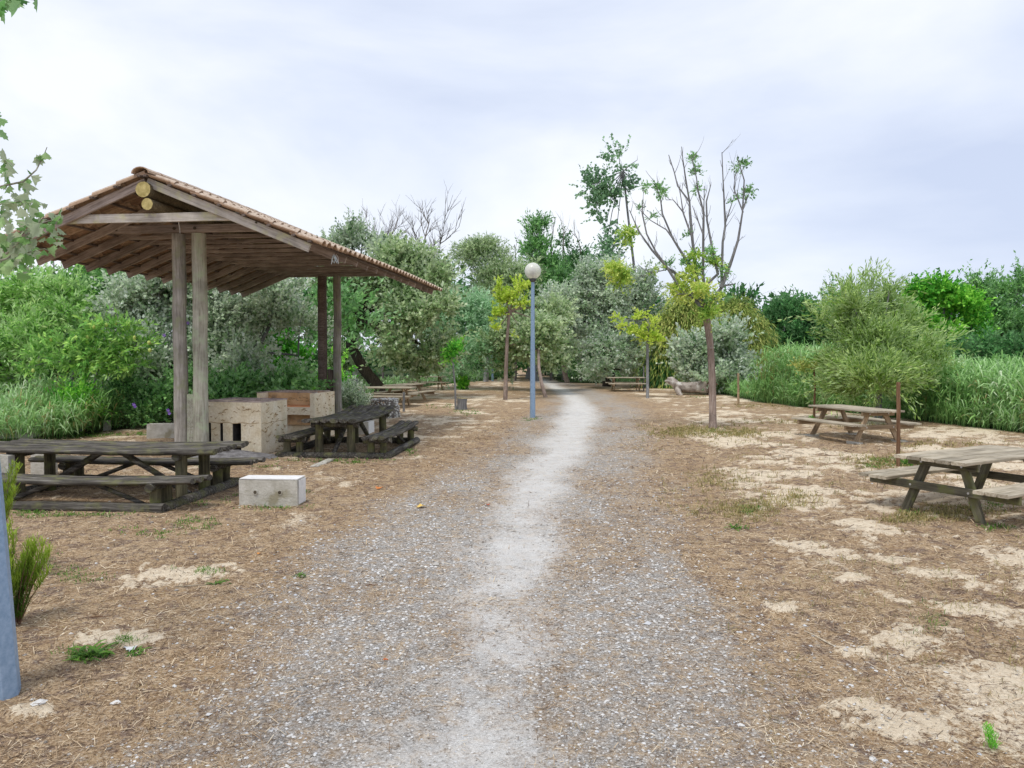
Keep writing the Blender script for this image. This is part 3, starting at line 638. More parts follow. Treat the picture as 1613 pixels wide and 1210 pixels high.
    # driftwood log
    p = G(1085, 622); g = thing('fallen_log', 'bleached fallen log with torn root plate lying at the reed edge', 'log', (p.x, p.y, 0), R(-8))
    mb = MB(); mb.tube([(-1.0, 0, .75), (-.85, 0, .72), (-.55, .05, .42), (-.1, .1, .33), (.5, .1, .34), (.95, .1, .38)], [.08, .16, .22, .26, .30, .36], 12, jit=.16, rng=rng)
    mb.tube([(-.7, -.1, .5), (-1.0, -.2, .62), (-1.12, -.25, .66)], [.14, .09, .04], 8, jit=.2, rng=rng); mb.tube([(-.55, -.05, .3), (-.45, -.3, .05), (-.35, -.4, -.05)], [.16, .11, .08], 8, jit=.2, rng=rng)
    mb.build('trunk', plain('bleached driftwood', (.16, .12, .10), (.62, .56, .50), 5, bd=.04, spots=((.78, .76, .72), 2.2)), g)
    mb = MB()
    for k in range(46):
        a = rng.uniform(0, 6.283); rr = rng.uniform(.1, .42); q = Vector((.9+rng.uniform(-.1, .2), .1+math.cos(a)*rr, .42+math.sin(a)*rr)); e = q+Vector((rng.uniform(.0, .25), math.cos(a)*.2+rng.uniform(-.1, .1), math.sin(a)*.22)); mb.tube([q, (q+e)/2+Vector((0, .03, .03)), e], [.07, .05, .02], 6, jit=.25, rng=rng)
    mb.build('roots', plain('torn roots', (.06, .04, .03), (.28, .17, .12), 6, bd=.02), g)
# ------------------------------------------------------------------ foliage machinery
def unit(v): return v/np.maximum(np.linalg.norm(v, axis=-1, keepdims=True), 1e-6)
def leaves(pos, d, up, L, W, rs, fold=.12):
    side = unit(np.cross(d, up)); nn = np.cross(side, d); L = L[:, None]; W = W[:, None]; m = pos+d*L*.45+nn*W*fold
    V = np.stack([pos, m+side*W*.5, pos+d*L, m-side*W*.5], 1).reshape(-1, 3); n = len(pos)
    return V, (np.arange(n)*4)[:, None]+np.arange(4)[None, :]
def crown_geo(lobes, ntw, seed, twl=.5, per=14, ll=.08, lw=.05, droop=.0, up=.3, spread=.6, shell=.45, gap=.0, jitter=.6, sub=8):
    rs = np.random.RandomState(seed); lb = np.array(lobes, float)
    if ntw > 1500: ntw = int(ntw*.50); ll *= 1.34; lw *= 1.34
    lb[:, 3:6] = np.maximum(lb[:, 3:6]-.30*twl*(1 if ntw > 500 else 0), .5*lb[:, 3:6])
    if sub:
        q = np.repeat(lb, sub, 0); dv = unit(rs.randn(len(q), 3)+np.array([0, -.15, .25])); f_ = (.22+.26*rs.rand(len(q))**1.3)[:, None]
        q[:, :3] += dv*q[:, 3:6]*(1.02-f_*.35)*(.55+.60*rs.rand(len(q), 1)); q[:, 3:6] *= f_*np.array([1.15, 1.15, .8]); co = lb.copy(); co[:, 3:6] *= .52; lb = np.vstack([q, co])
    a = (lb[:, 3]*lb[:, 5]+lb[:, 4]*lb[:, 5]+lb[:, 3]*lb[:, 4]); k = rs.choice(len(lb), int(ntw*2.6), p=a/a.sum())
    dr = unit(rs.randn(len(k), 3)); dr[:, 2] = np.where((dr[:, 2] < -.3) & (rs.rand(len(k)) < .5), -dr[:, 2], dr[:, 2])
    rr = shell+(1-shell)*rs.rand(len(k))**.6; rr = rr*(1+.10*rs.randn(len(k))*.6)
    o = lb[k, :3]+dr*lb[k, 3:6]*rr[:, None]
    den = vn(o[:, 0]*1.1+seed, o[:, 2]*1.3)*.5+vn(o[:, 1]*1.1+3, o[:, 2]*1.2+seed)*.5
    keep = den > (gap+.13 if gap >= .2 else gap); o = o[keep][:ntw]; dr = dr[keep][:ntw]; k = k[keep][:ntw]; n = len(o)
    d = unit(dr*.8+np.array([0, 0, up])+rs.randn(n, 3)*spread*.6); L = twl*(.4+1.25*rs.rand(n)**1.4)
    s = (np.arange(per)+.5)/per; S = s[None, :, None]*np.ones((n, 1, 1)); LL = L[:, None, None]
    pos = o[:, None, :]+d[:, None, :]*S*LL; pos[..., 2] -= droop*(S[..., 0]*LL[..., 0])**2
    pos = pos+rs.randn(n, per, 3)*twl*.045
    dd = d[:, None, :]*np.ones((1, per, 1)); dd = dd.copy(); dd[..., 2] -= 2*droop*S[..., 0]*LL[..., 0]*1.0
    ld = unit(unit(dd)*.9+rs.randn(n, per, 3)*jitter); upv = unit(rs.randn(n, per, 3)*.55+dr[:, None, :]*.8+rs.randn(n, 1, 3)*.5+np.array([0, 0, .6]))
    sz = .65+.7*rs.rand(n*per); V, F = leaves(pos.reshape(-1, 3), ld.reshape(-1, 3), upv.reshape(-1, 3), ll*sz, lw*sz, rs)
    lt = rs.rand(len(lb))*.55-.06; ntw = int(ntw*1.15); tint = np.clip(lt[k][:, None]+.0+.55*rs.rand(n, 1)+.6*(rs.rand(n, per)-.5)+.10, 0, 1).ravel()
    return V, F, tint, o, d, L
def branchy(mb, p0, d, L, r, depth, rng, spread=.5, up=.15, kids=3, m=0, tips=None, thin=.45):
    p = Vector(p0); d = Vector(d).normalized(); pts = [p.copy()]; n = 4
    for i in range(n):
        d = (d+Vector((rng.gauss(0, .10), rng.gauss(0, .10), up*.4+rng.gauss(0, .05)))).normalized(); p = p+d*L/n; pts.append(p.copy())
    mb.tube(pts, [r*(1-.6*i/n) for i in range(n+1)], 5 if depth < 2 else 7, m, cap=False)
    if tips is not None: tips.append((pts[-1].copy(), d.copy()))
    if depth <= 0: return
    for k in range(kids):
        q = pts[rng.randint(1, n)]; a = rng.uniform(0, 6.283); o = d.orthogonal().normalized(); o.rotate(Matrix.Rotation(a, 3, d)); 
        branchy(mb, q, d+o*spread*rng.uniform(.6, 1.4), L*rng.uniform(.5, .8), r*thin, depth-1, rng, spread, up, kids, m, tips, thin)
def plobes(spec, Y, dz=1.0):
    out_ = []
    for i, q in enumerate(spec):
        px, py, rx, ry = q[:4]; y = Y+(q[4] if len(q) > 4 else 0); c = P(px, py, y); s = y/1209.0; out_.append((c.x, c.y, c.z, rx*s, max(rx*s*dz, .3), ry*s))
    return out_
LM = {}
LM['lime_willow'] = leafmat('fresh willow leaf', [(0, (0.063, 0.176, 0.031)), (.5, (0.301, 0.602, 0.125)), (1, (0.627, 0.840, 0.326))], (0.627, 0.840, 0.427))
LM['mid'] = leafmat('mid green leaf', [(0, (0.025, 0.088, 0.025)), (.5, (0.138, 0.339, 0.088)), (1, (0.376, 0.678, 0.226))], (0.376, 0.627, 0.301))
LM['teal'] = leafmat('teal willow leaf', [(0, (0.063, 0.176, 0.063)), (.5, (0.276, 0.527, 0.251)), (1, (0.602, 0.840, 0.527))], (0.627, 0.840, 0.576))
LM['silver'] = leafmat('silvery poplar leaf', [(0, (.05, .13, .04)), (.4, (.31, .46, .24)), (1, (.68, .78, .57))], (.70, .76, .66))
LM['olive'] = leafmat('grey olive leaf', [(0, (0.037, 0.088, 0.025)), (.5, (0.251, 0.388, 0.151)), (1, (0.602, 0.727, 0.402))], (0.702, 0.803, 0.552))
LM['darkg'] = leafmat('dark green leaf', [(0, (0.010, 0.051, 0.015)), (.5, (0.063, 0.213, 0.056)), (1, (0.200, 0.451, 0.151))], (0.200, 0.376, 0.163))
LM['bright'] = leafmat('bright green leaf', [(0, (0.025, 0.151, 0.015)), (.5, (0.125, 0.476, 0.051)), (1, (0.376, 0.778, 0.100))])
LM['limeg'] = leafmat('fresh yellow green leaf', [(0, (.14, .32, .05)), (.5, (.44, .64, .12)), (1, (.76, .84, .24))], None, .4)
LM['chest'] = leafmat('chestnut leaf', [(0, (0.069, 0.221, 0.042)), (.5, (0.224, 0.514, 0.097)), (1, (0.546, 0.835, 0.194))], (0.353, 0.579, 0.194))
LM['lime'] = leafmat('lime yellow leaf', [(0, (.26, .44, .04)), (.5, (.58, .76, .10)), (1, (.78, .86, .22))], None, .45)
LM['yellow_willow'] = leafmat('yellowing weeping leaf', [(0, (.07, .13, .02)), (.5, (.34, .46, .11)), (1, (.66, .66, .22))])
LM['sage'] = leafmat('sage willow leaf', [(0, (.05, .11, .01)), (.5, (.25, .42, .08)), (1, (.58, .74, .28))], (.50, .66, .32))
LM['poplar_dark'] = leafmat('black poplar leaf', [(0, (0.120, 0.241, 0.144)), (1, (0.361, 0.579, 0.314))])
LM['reed'] = leafmat('reed blade', [(0, (.10, .24, .06)), (.5, (.30, .54, .17)), (.85, (.50, .70, .37)), (1, (.76, .84, .62))], None, .3)
LM['weed'] = leafmat('weed leaf', [(0, (.06, .15, .03)), (1, (.20, .38, .06))])
LM['heath'] = leafmat('heath tip', [(0, (.12, .22, .03)), (1, (.38, .52, .06))])
LM['straw'] = leafmat('straw', [(0, (.12, .08, .055)), (.35, (.34, .235, .145)), (.7, (.60, .47, .31)), (1, (.82, .72, .54))], None, .05, .8)
LM['drygrass'] = leafmat('dry grass', [(0, (.16, .18, .05)), (.5, (.42, .34, .15)), (1, (.62, .50, .27))], None, .2)

def tree(label, cat, base, lobes, leaf, ntw, seed, trunk=None, r0=.16, bark='bark_grey', name='tree', group=None, nbr=None, **kw):
    g = thing(name, label, cat, (base[0], base[1], 0), 0, group); rng = random.Random(seed); bx, by = base[0], base[1]
    lob = [(c[0]-bx, c[1]-by)+tuple(c[2:]) for c in lobes]
    V, F, tint, o, d, L = crown_geo(lob, ntw, seed, **kw)
    if trunk is not False:
        cen = Vector((sum(c[0] for c in lob)/len(lob), sum(c[1] for c in lob)/len(lob), sum(c[2] for c in lob)/len(lob)))
        mb = MB(); pts = [Vector((0, 0, -.15))]+([Vector((q[0]-bx, q[1]-by, q[2])) for q in trunk] if trunk else [Vector((cen.x*.2, cen.y*.2, cen.z*.35)), Vector((cen.x*.6, cen.y*.6, cen.z*.7))])
        mb.tube(pts, [r0*(1.12-.45*i/(len(pts)-1)) for i in range(len(pts))], 9, jit=.07, rng=rng); top = pts[-1]
        for c in lob:
            e = Vector(c[:3]); st = top if not trunk else pts[-1]; mid = st.lerp(e, .5)+Vector((rng.uniform(-.1, .1), rng.uniform(-.1, .1), .12*(e-st).length*.5)); tip = e+Vector((0, 0, c[5]*.7))
            mb.tube([st, mid, e, tip], [r0*.45, r0*.32, r0*.2, r0*.05], 6, cap=False)
        idx = rng.sample(range(len(o)), min(nbr if nbr is not None else 60, len(o)))
        for i in idx:
            q = Vector(o[i]); k = min(lob, key=lambda c: (c[0]-q.x)**2+(c[1]-q.y)**2+(c[2]-q.z)**2); e = Vector(k[:3]); tp = q+Vector(d[i])*float(L[i])*.8
            mb.tube([e, e.lerp(q, .55)+Vector((0, 0, .05)), q, tp], [r0*.14, r0*.1, r0*.06, r0*.02], 4, cap=False)
        mb.build('trunk', M[bark], g)
    me = npmesh('crown', V, F, [LM[leaf]], tint); c = link('crown', me, g); c['kind'] = 'stuff'; return g

def blades(base, az, el, ln, wd, droop, nseg, rs):
    n = len(base); hd = np.stack([np.cos(az), np.sin(az), np.zeros(n)], 1); s = np.linspace(0, 1, nseg+1)
    side = np.stack([-np.sin(az), np.cos(az), np.zeros(n)], 1); tw = rs.randn(n)*.5; side = unit(side+np.array([0, 0, 1])*np.sin(tw)[:, None]*.6)
    pts = base[:, None, :]+hd[:, None, :]*(ln*np.cos(el))[:, None, None]*s[None, :, None]
    pts[..., 2] += (ln*np.sin(el))[:, None]*s[None, :]-(droop*ln)[:, None]*s[None, :]**2
    wv = np.sin(np.pi*np.clip(s*.86+.10, 0, 1))[None, :, None]*wd[:, None, None]*.5
    if nseg == 1: wv = np.ones((1, 2, 1))*wd[:, None, None]*.5
    a = pts+side[:, None, :]*wv; b = pts-side[:, None, :]*wv
    V = np.stack([a, b], 2).reshape(-1, 3); m = 2*(nseg+1); i0 = (np.arange(n)*m)[:, None, None]; k = (np.arange(nseg)*2)[None, :, None]
    F = (i0+k+np.array([0, 1, 3, 2])[None, None, :]).reshape(-1, 4); return V, F
def joinVF(parts):
    Vs, Fs, Ts, n = [], [], [], 0
    for V, F, T in parts: Vs.append(V); Fs.append(F+n); Ts.append(T); n += len(V)
    return np.vstack(Vs), np.vstack(Fs), np.concatenate(Ts)
def reed_bed(label, xy, hmin, hmax, seed, leafy=8, wd=.032, ll=.55, mat='reed', name='reed_bed', cat='reeds', lean=.25):
    rs = np.random.RandomState(seed); n = len(xy); z = gz(xy[:, 0], xy[:, 1]); B = np.column_stack([xy, z]); h = (hmin+(hmax-hmin)*rs.rand(n))*(.72+.56*fbm(xy[:, 0]*.55, xy[:, 1]*.55, 3))*1.06
    az = rs.rand(n)*6.283; el = math.pi/2-np.abs(rs.randn(n))*lean*.6; V, F = blades(B, az, el, h, np.full(n, .016), np.full(n, .05), 3, rs); parts = [(V, F, np.repeat(rs.rand(n)*.5, 3))]
    s = .12+.88*rs.rand(n, leafy); hd = np.stack([np.cos(az), np.sin(az), np.zeros(n)], 1)
    pos = B[:, None, :]+hd[:, None, :]*(h*np.cos(el))[:, None, None]*s[..., None]; pos[..., 2] += (h*np.sin(el))[:, None]*s
    pos = pos.reshape(-1, 3); k = len(pos); V, F = blades(pos, rs.rand(k)*6.283, .65+.75*rs.rand(k), ll*(.5+.8*rs.rand(k)), wd*(.6+.7*rs.rand(k)), .25+.6*rs.rand(k), 3, rs)
    patch = vn(pos[:, 0]*.8, pos[:, 1]*.8); t = np.clip(.1+.5*patch+.5*rs.rand(k)**1.3, 0, 1); parts.append((V, F, np.repeat(t, 3)))
    V, F, T = joinVF(parts); o = link(name, npmesh(name, V, F, [LM[mat]], T)); tag(o, label, cat, kind='stuff'); return o
def edge_points(pl, n, out_, seed, depth, y0=None, y1=None):
    rs = np.random.RandomState(seed); ys = np.array([p.y for p in pl]); xs = np.array([p.x for p in pl]); seg = np.r_[0, np.cumsum(np.hypot(np.diff(xs), np.diff(ys)))]
    a, b = 0, seg[-1]
    if y0 is not None: a = np.interp(y0, ys, seg)
    if y1 is not None: b = np.interp(y1, ys, seg)
    u = a+(b-a)*rs.rand(n); x = np.interp(u, seg, xs); y = np.interp(u, seg, ys); dx = np.interp(u+.5, seg, xs)-np.interp(u-.5, seg, xs); dy = np.interp(u+.5, seg, ys)-np.interp(u-.5, seg, ys)
    q = np.hypot(dx, dy)+1e-6; nx, ny = dy/q, -dx/q; w_ = depth*rs.rand(n)**1.1-.15+.5*(fbm(u*.9, u*0+3, 3)-.5)
    if out_ < 0: nx, ny = -nx, -ny
    return np.column_stack([x+nx*w_, y+ny*w_])

# ------------------------------------------------------------------ trees and shrubs
def bare_tree(label, base, h, seed, r=.12, Y=None, kids=3, spread=.5):
    rng = random.Random(seed); g = thing('bare_tree', label, 'bare tree', (base[0], base[1], 0)); mb = MB(); mb.tube([(0, 0, -.1), (.1, 0, h*.45)], [r, r*.8], 7)
    branchy(mb, (.1, 0, h*.45), (0, 0, 1), h*.26, r*.8, 4, rng, spread, .12, kids, thin=.60); mb.build('trunk', M['twig'], g); return g
def trees():
    b = lambda px, py: tuple(G(px, py))[:2]
    def at(px, Y): c = P(px, 600, Y); return (c.x, c.y)
    T = tree
    # left side, beyond the shelter
    T('light green willow mass at the left edge behind the chestnut leaves', 'willow', at(20, 23), plobes([(-40,500,75,80),(40,470,60,60),(70,540,60,70,-1),(-10,590,80,60),(110,470,40,50),(85,430,40,35)], 23), 'lime_willow', 5200, 1, twl=.7, per=16, ll=.12, lw=.036, up=.5, droop=.15, gap=.30)
    T('darker green tree between the lime willow and the silver poplars, under the left eave', 'tree', at(150, 25), plobes([(150,450,55,55),(175,520,50,60),(120,590,60,60,-2),(195,430,35,30)], 25.5), 'mid', 3600, 2, twl=.5, per=15, ll=.10, lw=.04, gap=.25)
    T('whitish poplar thicket left of the front shelter posts', 'poplar', at(240, 23), plobes([(225,500,55,60),(270,560,60,65,-1),(215,600,55,50,-1.5),(250,455,45,35)], 23), 'silver', 4600, 3, twl=.6, per=15, ll=.082, lw=.06, up=.6, gap=.25)
    T('whitish poplar thicket seen between the front and rear shelter posts', 'poplar', at(400, 23), plobes([(345,520,60,70),(420,510,60,65,1),(470,560,60,65),(380,600,70,45,-1.5),(330,460,40,30),(450,470,50,30,1)], 23.5), 'silver', 6000, 4, twl=.6, per=15, ll=.082, lw=.06, up=.5, gap=.25)
    T('dark leafy shrub low behind the front barbecue', 'shrub', at(440, 20.5), plobes([(380,630,60,40),(300,625,45,40),(455,620,50,45),(250,640,40,28)], 20.3), 'mid', 2600, 5, trunk=False, name='shrub', twl=.35, per=13, ll=.085, lw=.05, gap=.2)
    T('green shrub in the gap between the rear posts and the barbecue', 'shrub', at(500, 27), plobes([(480,600,45,50),(530,590,35,50),(440,560,45,50,1)], 27), 'bright', 1800, 55, trunk=False, name='shrub', twl=.4, per=12, ll=.09, lw=.05, gap=.3)
    p = P(560, 600, 34)
    T('big grey green tree with a black leaning trunk behind the rear shelter posts', 'tree', (G(602, 626).x, 34), plobes([(600,470,75,55,1),(550,510,50,40,1),(655,510,60,55,-1),(625,545,50,32,-1),(545,455,45,50),(680,460,35,50),(640,420,50,35),(690,560,45,42),(650,575,40,25,1),(545,570,28,28,3)], 34), 'olive', 9500, 6, [tuple(P(596, 610, 34)), tuple(P(572, 580, 34)), tuple(P(553, 545, 34)), tuple(P(560, 500, 34))], .27, 'bark_dark', twl=.65, per=13, ll=.13, lw=.08, gap=.27)
    T('pale poplar spires rising above the shelter roof', 'poplar', at(560, 40), plobes([(555,385,18,35),(572,370,10,22),(540,400,18,30),(520,400,20,22),(590,400,25,25),(610,410,40,28)], 40), 'silver', 1700, 7, twl=.6, per=14, ll=.12, lw=.07, up=1.1, gap=.3)
    bare_tree('leafless fine twigged tree behind the pale spires, left of its twin', at(603, 47), 11.9, 21, .075, kids=4, spread=.5)
    bare_tree('leafless dark stemmed tree above the grey green crown, right of its twin', at(655, 47), 12.2, 23, .10, kids=4, spread=.55)
    T('teal green willow between the grey tree and the lime tree', 'willow', at(725, 42), plobes([(710,520,45,60),(745,500,40,60),(735,570,50,40,-1),(690,480,30,50,1),(760,545,35,50)], 42), 'teal', 4200, 8, twl=.9, per=15, ll=.15, lw=.04, up=.3, droop=.25, gap=.25)
    T('rounded olive willow with windswept top left of the lamp globe', 'willow', at(765, 52), plobes([(770,415,48,35),(740,400,25,28),(800,430,40,40),(775,470,50,40),(820,445,30,35,1)], 52), 'olive', 4000, 9, twl=.9, per=14, ll=.17, lw=.05, up=.1, droop=.3, gap=.25)
    T('dark narrow tree rising straight behind the lamp globe', 'tree', at(845, 54), plobes([(846,370,20,25),(845,400,27,30),(858,440,40,40),(880,445,40,40),(835,480,50,45)], 54), 'mid', 3600, 10, twl=.8, per=14, ll=.17, lw=.06, up=.7, gap=.25)
    T('dull green tree with dead twigs sticking from its top, right of the lamp globe', 'tree', at(890, 56), plobes([(887,385,14,18),(900,430,35,35),(925,430,35,30),(950,415,25,22),(890,475,55,45)], 56), 'darkg', 3200, 11, twl=.9, per=14, ll=.18, lw=.06, up=.4, gap=.25)
    for i, (px, py, hh) in enumerate(((887, 400, 345), (915, 400, 352), (835, 395, 362), (812, 420, 370), (868, 380, 348))):
        rng = random.Random(50+i); q = P(px, py, 55); t_ = P(px, hh, 55); g = thing('dead_sapling', ['dead pale twigs above the dull green tree, tallest', 'crooked dead stem right of the tallest dead twigs', 'dead branch left beside the narrow dark tree top', 'short dead twigs nearest the windswept willow', 'dead branch right beside the narrow dark tree top'][i], 'dead sapling', (q.x, q.y, 0), 0, 'dead stems above the far trees')
        mb = MB(); mb.tube([(0, 0, -.1), (.1, 0, q.z*.6), (0, 0, q.z)], [.09, .07, .05], 5); branchy(mb, (0, 0, q.z), (rng.uniform(-.2, .2), 0, 1), (t_.z-q.z)*.7, .045, 2, rng, .5, .2, 3); mb.build('trunk', M['twig'], g)
    T('large silvery poplar with a dark trunk behind the lone far table', 'poplar', (P(960, 600, 45).x, 45), plobes([(950,460,60,45),(985,490,50,55),(915,500,50,55),(960,540,65,45,-1),(1000,540,40,45),(930,440,35,25),(1010,455,25,30),(955,580,60,22,-2)], 45), 'silver', 8600, 12, [tuple(P(960, 585, 45)), tuple(P(963, 560, 45))], .38, 'bark_dark', twl=.7, per=14, ll=.12, lw=.08, gap=.25)
    T('grey green tree arching over the path end with a leaning trunk beside the lamp', 'tree', (G(861, 626).x, 34), plobes([(850,530,38,32,1),(885,530,35,40,5),(820,545,40,35,5),(790,550,40,40,6),(872,565,28,16,4),(850,495,35,25,4)], 35), 'olive', 5600, 13, [tuple(P(853, 604, 34)), tuple(P(849, 580, 34.5)), tuple(P(848, 552, 35.5))], .085, 'bark', twl=.6, per=14, ll=.12, lw=.08, gap=.27)
    T('dense dark foliage closing over the far end of the path', 'tree', at(830, 58), plobes([(800,540,50,42),(850,525,50,45),(900,540,50,42),(760,560,45,35),(840,565,45,22,2),(935,560,40,35)], 58), 'mid', 4200, 113, twl=.8, per=14, ll=.16, lw=.08, gap=.2)
    T('grey tree with a slanting pinkish trunk just right of the path end', 'tree', (G(894, 603).x, 50), plobes([(880,525,40,35),(905,550,35,30),(865,500,35,30)], 50), 'silver', 2200, 14, [tuple(P(888, 580, 50)), tuple(P(884, 560, 50))], .16, 'bark', twl=.7, per=13, ll=.14, lw=.09, gap=.25)
    T('yellowing weeping willow behind the tall bare tree', 'weeping willow', at(1120, 43), plobes([(1085,480,45,30),(1150,490,45,35),(1110,510,60,35),(1060,520,30,45),(1180,520,30,40),(1190,560,22,35)], 43), 'yellow_willow', 3600, 15, twl=2.4, per=28, ll=.20, lw=.034, up=-.05, droop=.75, jitter=.22, spread=.9, gap=.2)
    T('dark curtain of weeping branches left of the silvery bush', 'weeping willow', at(1060, 44), plobes([(1050,570,25,40),(1075,555,35,35),(1035,545,20,35)], 44), 'darkg', 2200, 16, twl=2.2, per=30, ll=.20, lw=.036, up=-.2, droop=.75, jitter=.2, spread=.9, gap=.2)
    T('silvery white poplar bush above the fallen log', 'poplar bush', at(1125, 37), plobes([(1100,560,38,30),(1135,540,38,28),(1150,575,40,30),(1075,590,25,18),(1115,595,50,18)], 37), 'silver', 3000, 17, trunk=None, r0=.06, twl=.7, per=13, ll=.12, lw=.08, up=.5, gap=.25)
    T('dark green tree right of the weeping willow, first of the far right wood', 'tree', at(1235, 46), plobes([(1235,510,40,30),(1215,540,30,40),(1255,490,25,18),(1250,550,40,40)], 46), 'darkg', 2600, 18, twl=.8, per=14, ll=.15, lw=.06, up=.5, gap=.22, group='far right wood')
    T('dark green tree with peaked top left of the sage willow', 'tree', at(1290, 47), plobes([(1285,500,28,22),(1270,478,12,14),(1310,490,30,30),(1300,540,50,45),(1340,500,30,40)], 47), 'mid', 2600, 19, twl=.8, per=14, ll=.15, lw=.06, up=.5, gap=.22, group='far right wood')
    T('large sage green willow shrub bursting from the reeds behind the tan right table', 'willow', (P(1385, 600, 22.5).x, 22.5), plobes([(1362,505,28,24),(1325,522,20,22),(1410,520,28,24,.5),(1370,550,45,30,-.4),(1440,565,24,22,-.8),(1318,580,22,28,-.2),(1338,466,9,9),(1370,458,11,9),(1400,464,9,9),(1298,505,9,9),(1468,548,11,10,-.5),(1482,578,10,8,-.6),(1395,488,20,14,.6),(1345,485,16,10,-.5),(1325,500,14,8,0),(1380,600,65,25,-.8),(1432,525,18,16),(1330,615,34,24),(1455,600,20,20,-.8)], 22.5), 'sage', 6800, 20, trunk=None, r0=.10, twl=.85, per=18, ll=.11, lw=.024, up=.8, droop=.22, spread=.55, jitter=.3, gap=.12, sub=13)
    T('bright green tree behind the sage willow on the right', 'tree', at(1480, 32), plobes([(1460,470,35,32),(1500,490,35,30),(1475,520,50,35),(1530,530,30,35),(1440,520,30,40),(1500,560,45,35),(1490,460,20,15)], 32), 'bright', 4200, 22, twl=.5, per=14, ll=.12, lw=.06, gap=.3)
    T('dull dark tree at the right edge of the photo, with a wispy grey top', 'tree', at(1590, 36), plobes([(1545,470,28,25),(1600,470,35,35),(1570,520,50,45),(1625,530,50,50),(1535,450,15,18),(1610,440,15,18),(1550,570,45,35)], 36), 'mid', 4600, 24, twl=.7, per=14, ll=.12, lw=.05, up=.6, gap=.25)
    T('dark low tree between the bright green tree and the right edge reeds', 'tree', at(1560, 30), plobes([(1550,560,45,35),(1600,570,40,35),(1510,585,35,30)], 29), 'darkg', 2200, 25, twl=.5, per=13, ll=.11, lw=.045, gap=.2)
    # young trees in the clearing
    T('young lime yellow tree left of the globe lamp', 'young tree', b(796, 631), plobes([(800,470,22,16),(820,455,16,10),(790,500,14,12),(815,510,22,16),(800,525,24,9),(845,485,12,8),(783,520,8,8),(835,500,10,10),(825,480,14,12),(787,450,7,5)], 32), 'lime', 300, 30, [tuple(P(797, 590, 32)), tuple(P(799, 530, 32)), tuple(P(803, 490, 32))], .085, 'bark', 'young_tree', nbr=30, twl=.28, per=11, ll=.10, lw=.07, gap=.25, shell=.2, sub=3)
    T('small lime green tree staked right of the path', 'young tree', b(1020, 628), plobes([(1010,498,14,9),(985,515,14,8),(1025,510,14,12),(1000,525,18,8),(1035,535,14,8),(1015,535,16,8),(972,503,7,6),(1020,490,8,8)], 33.4), 'lime', 250, 31, [tuple(P(1020, 590, 33.4)), tuple(P(1020, 545, 33.4)), tuple(P(1021, 510, 33.4))], .07, 'bark_grey', 'young_tree', nbr=26, twl=.25, per=11, ll=.10, lw=.07, gap=.2, shell=.2, sub=3)
    T('small round headed green sapling rising beside the stump', 'sapling', b(718, 646), plobes([(716,555,13,9),(722,548,10,7),(710,562,9,7)], 26.5), 'bright', 170, 32, [tuple(P(717, 610, 26.5)), tuple(P(714, 580, 26.5)), tuple(P(714, 565, 26.5))], .035, 'bark_grey', 'sapling', nbr=6, twl=.22, per=11, ll=.07, lw=.045)
    T('tiny vivid green bush right of the farthest left table', 'bush', b(729, 613), plobes([(729,605,9,7)], 41), 'bright', 150, 33, False, name='bush', twl=.25, per=11, ll=.12, lw=.08)
    T('flat topped thin sapling with yellowing leaves behind the tan right table', 'sapling', b(1282, 659), plobes([(1262,576,14,5),(1290,574,12,5),(1280,580,14,5)], 23.2), 'yellow_willow', 120, 34, [tuple(P(1283, 630, 23.2)), tuple(P(1284, 600, 23.2)), tuple(P(1282, 582, 23.2))], .035, 'stake', 'sapling', nbr=8, twl=.25, per=11, ll=.06, lw=.04)
    T('small vivid tuft growing on the thin sapling foot', 'tuft', b(1280, 668), plobes([(1280,664,4,4)], 22.8), 'bright', 60, 35, False, name='tuft', twl=.08, per=9, ll=.05, lw=.02)
    T('pale leafy shrub behind the stone planter', 'shrub', b(580, 648), plobes([(556,634,15,13),(545,630,14,15),(567,640,9,7)], 25), 'silver', 480, 36, False, name='shrub', twl=.4, per=13, ll=.08, lw=.045, up=.6)
    # chestnut-like tree at left with yellow burrs
    lob = plobes([(60,565,28,16),(100,545,30,14),(145,530,25,14),(185,520,30,14),(215,545,22,16),(130,575,40,14),(170,560,30,14),(200,575,25,14),(40,580,12,8)], 19.5)
    g = T('spreading young chestnut with yellow burrs among the left reeds', 'chestnut tree', tuple(G(127, 680))[:2], lob, 'chest', 420, 37, [tuple(P(120, 640, 19.3)), tuple(P(112, 600, 19.4)), tuple(P(125, 570, 19.5))], .05, 'bark_grey', 'chestnut_tree', nbr=30, twl=.35, per=12, ll=.15, lw=.055, up=.0, droop=.3, gap=.2, shell=.3)
    rng = random.Random(4); mb = MB(); bp = g.location
    for q in ((80,535),(148,515),(168,512),(182,509),(212,532),(235,540),(60,569),(52,584),(120,532),(138,531),(236,552)):
        c = P(q[0], q[1], 19.2)-Vector((bp.x, bp.y, 0)); mb.tube([c+Vector((0, 0, -.05)), c+Vector((0, 0, -.02)), c+Vector((0, 0, .03)), c+Vector((0, 0, .055))], [.015, .042, .04, .01], 7, jit=.25, rng=rng)
    mb.build('burrs', plain('yellow burr', (.45, .58, .12), (.64, .74, .26), 30), g, kind='stuff')
    T('thin multi stemmed shrub with pale stalks right of the chestnut', 'shrub', tuple(G(140, 672))[:2], plobes([(190,620,28,30),(230,650,30,16),(165,655,20,18)], 20), 'mid', 900, 38, [tuple(P(145, 630, 20)), tuple(P(150, 600, 20)), tuple(P(158, 570, 20))], .035, 'bark_grey', 'shrub', nbr=10, twl=.35, per=12, ll=.07, lw=.04)
    T('glossy dark green shrub in the reeds below the chestnut', 'shrub', tuple(G(125, 682))[:2], plobes([(128,645,24,24),(118,665,20,14)], 19), 'bright', 500, 39, False, name='shrub', twl=.35, per=12, ll=.08, lw=.035, up=.8)
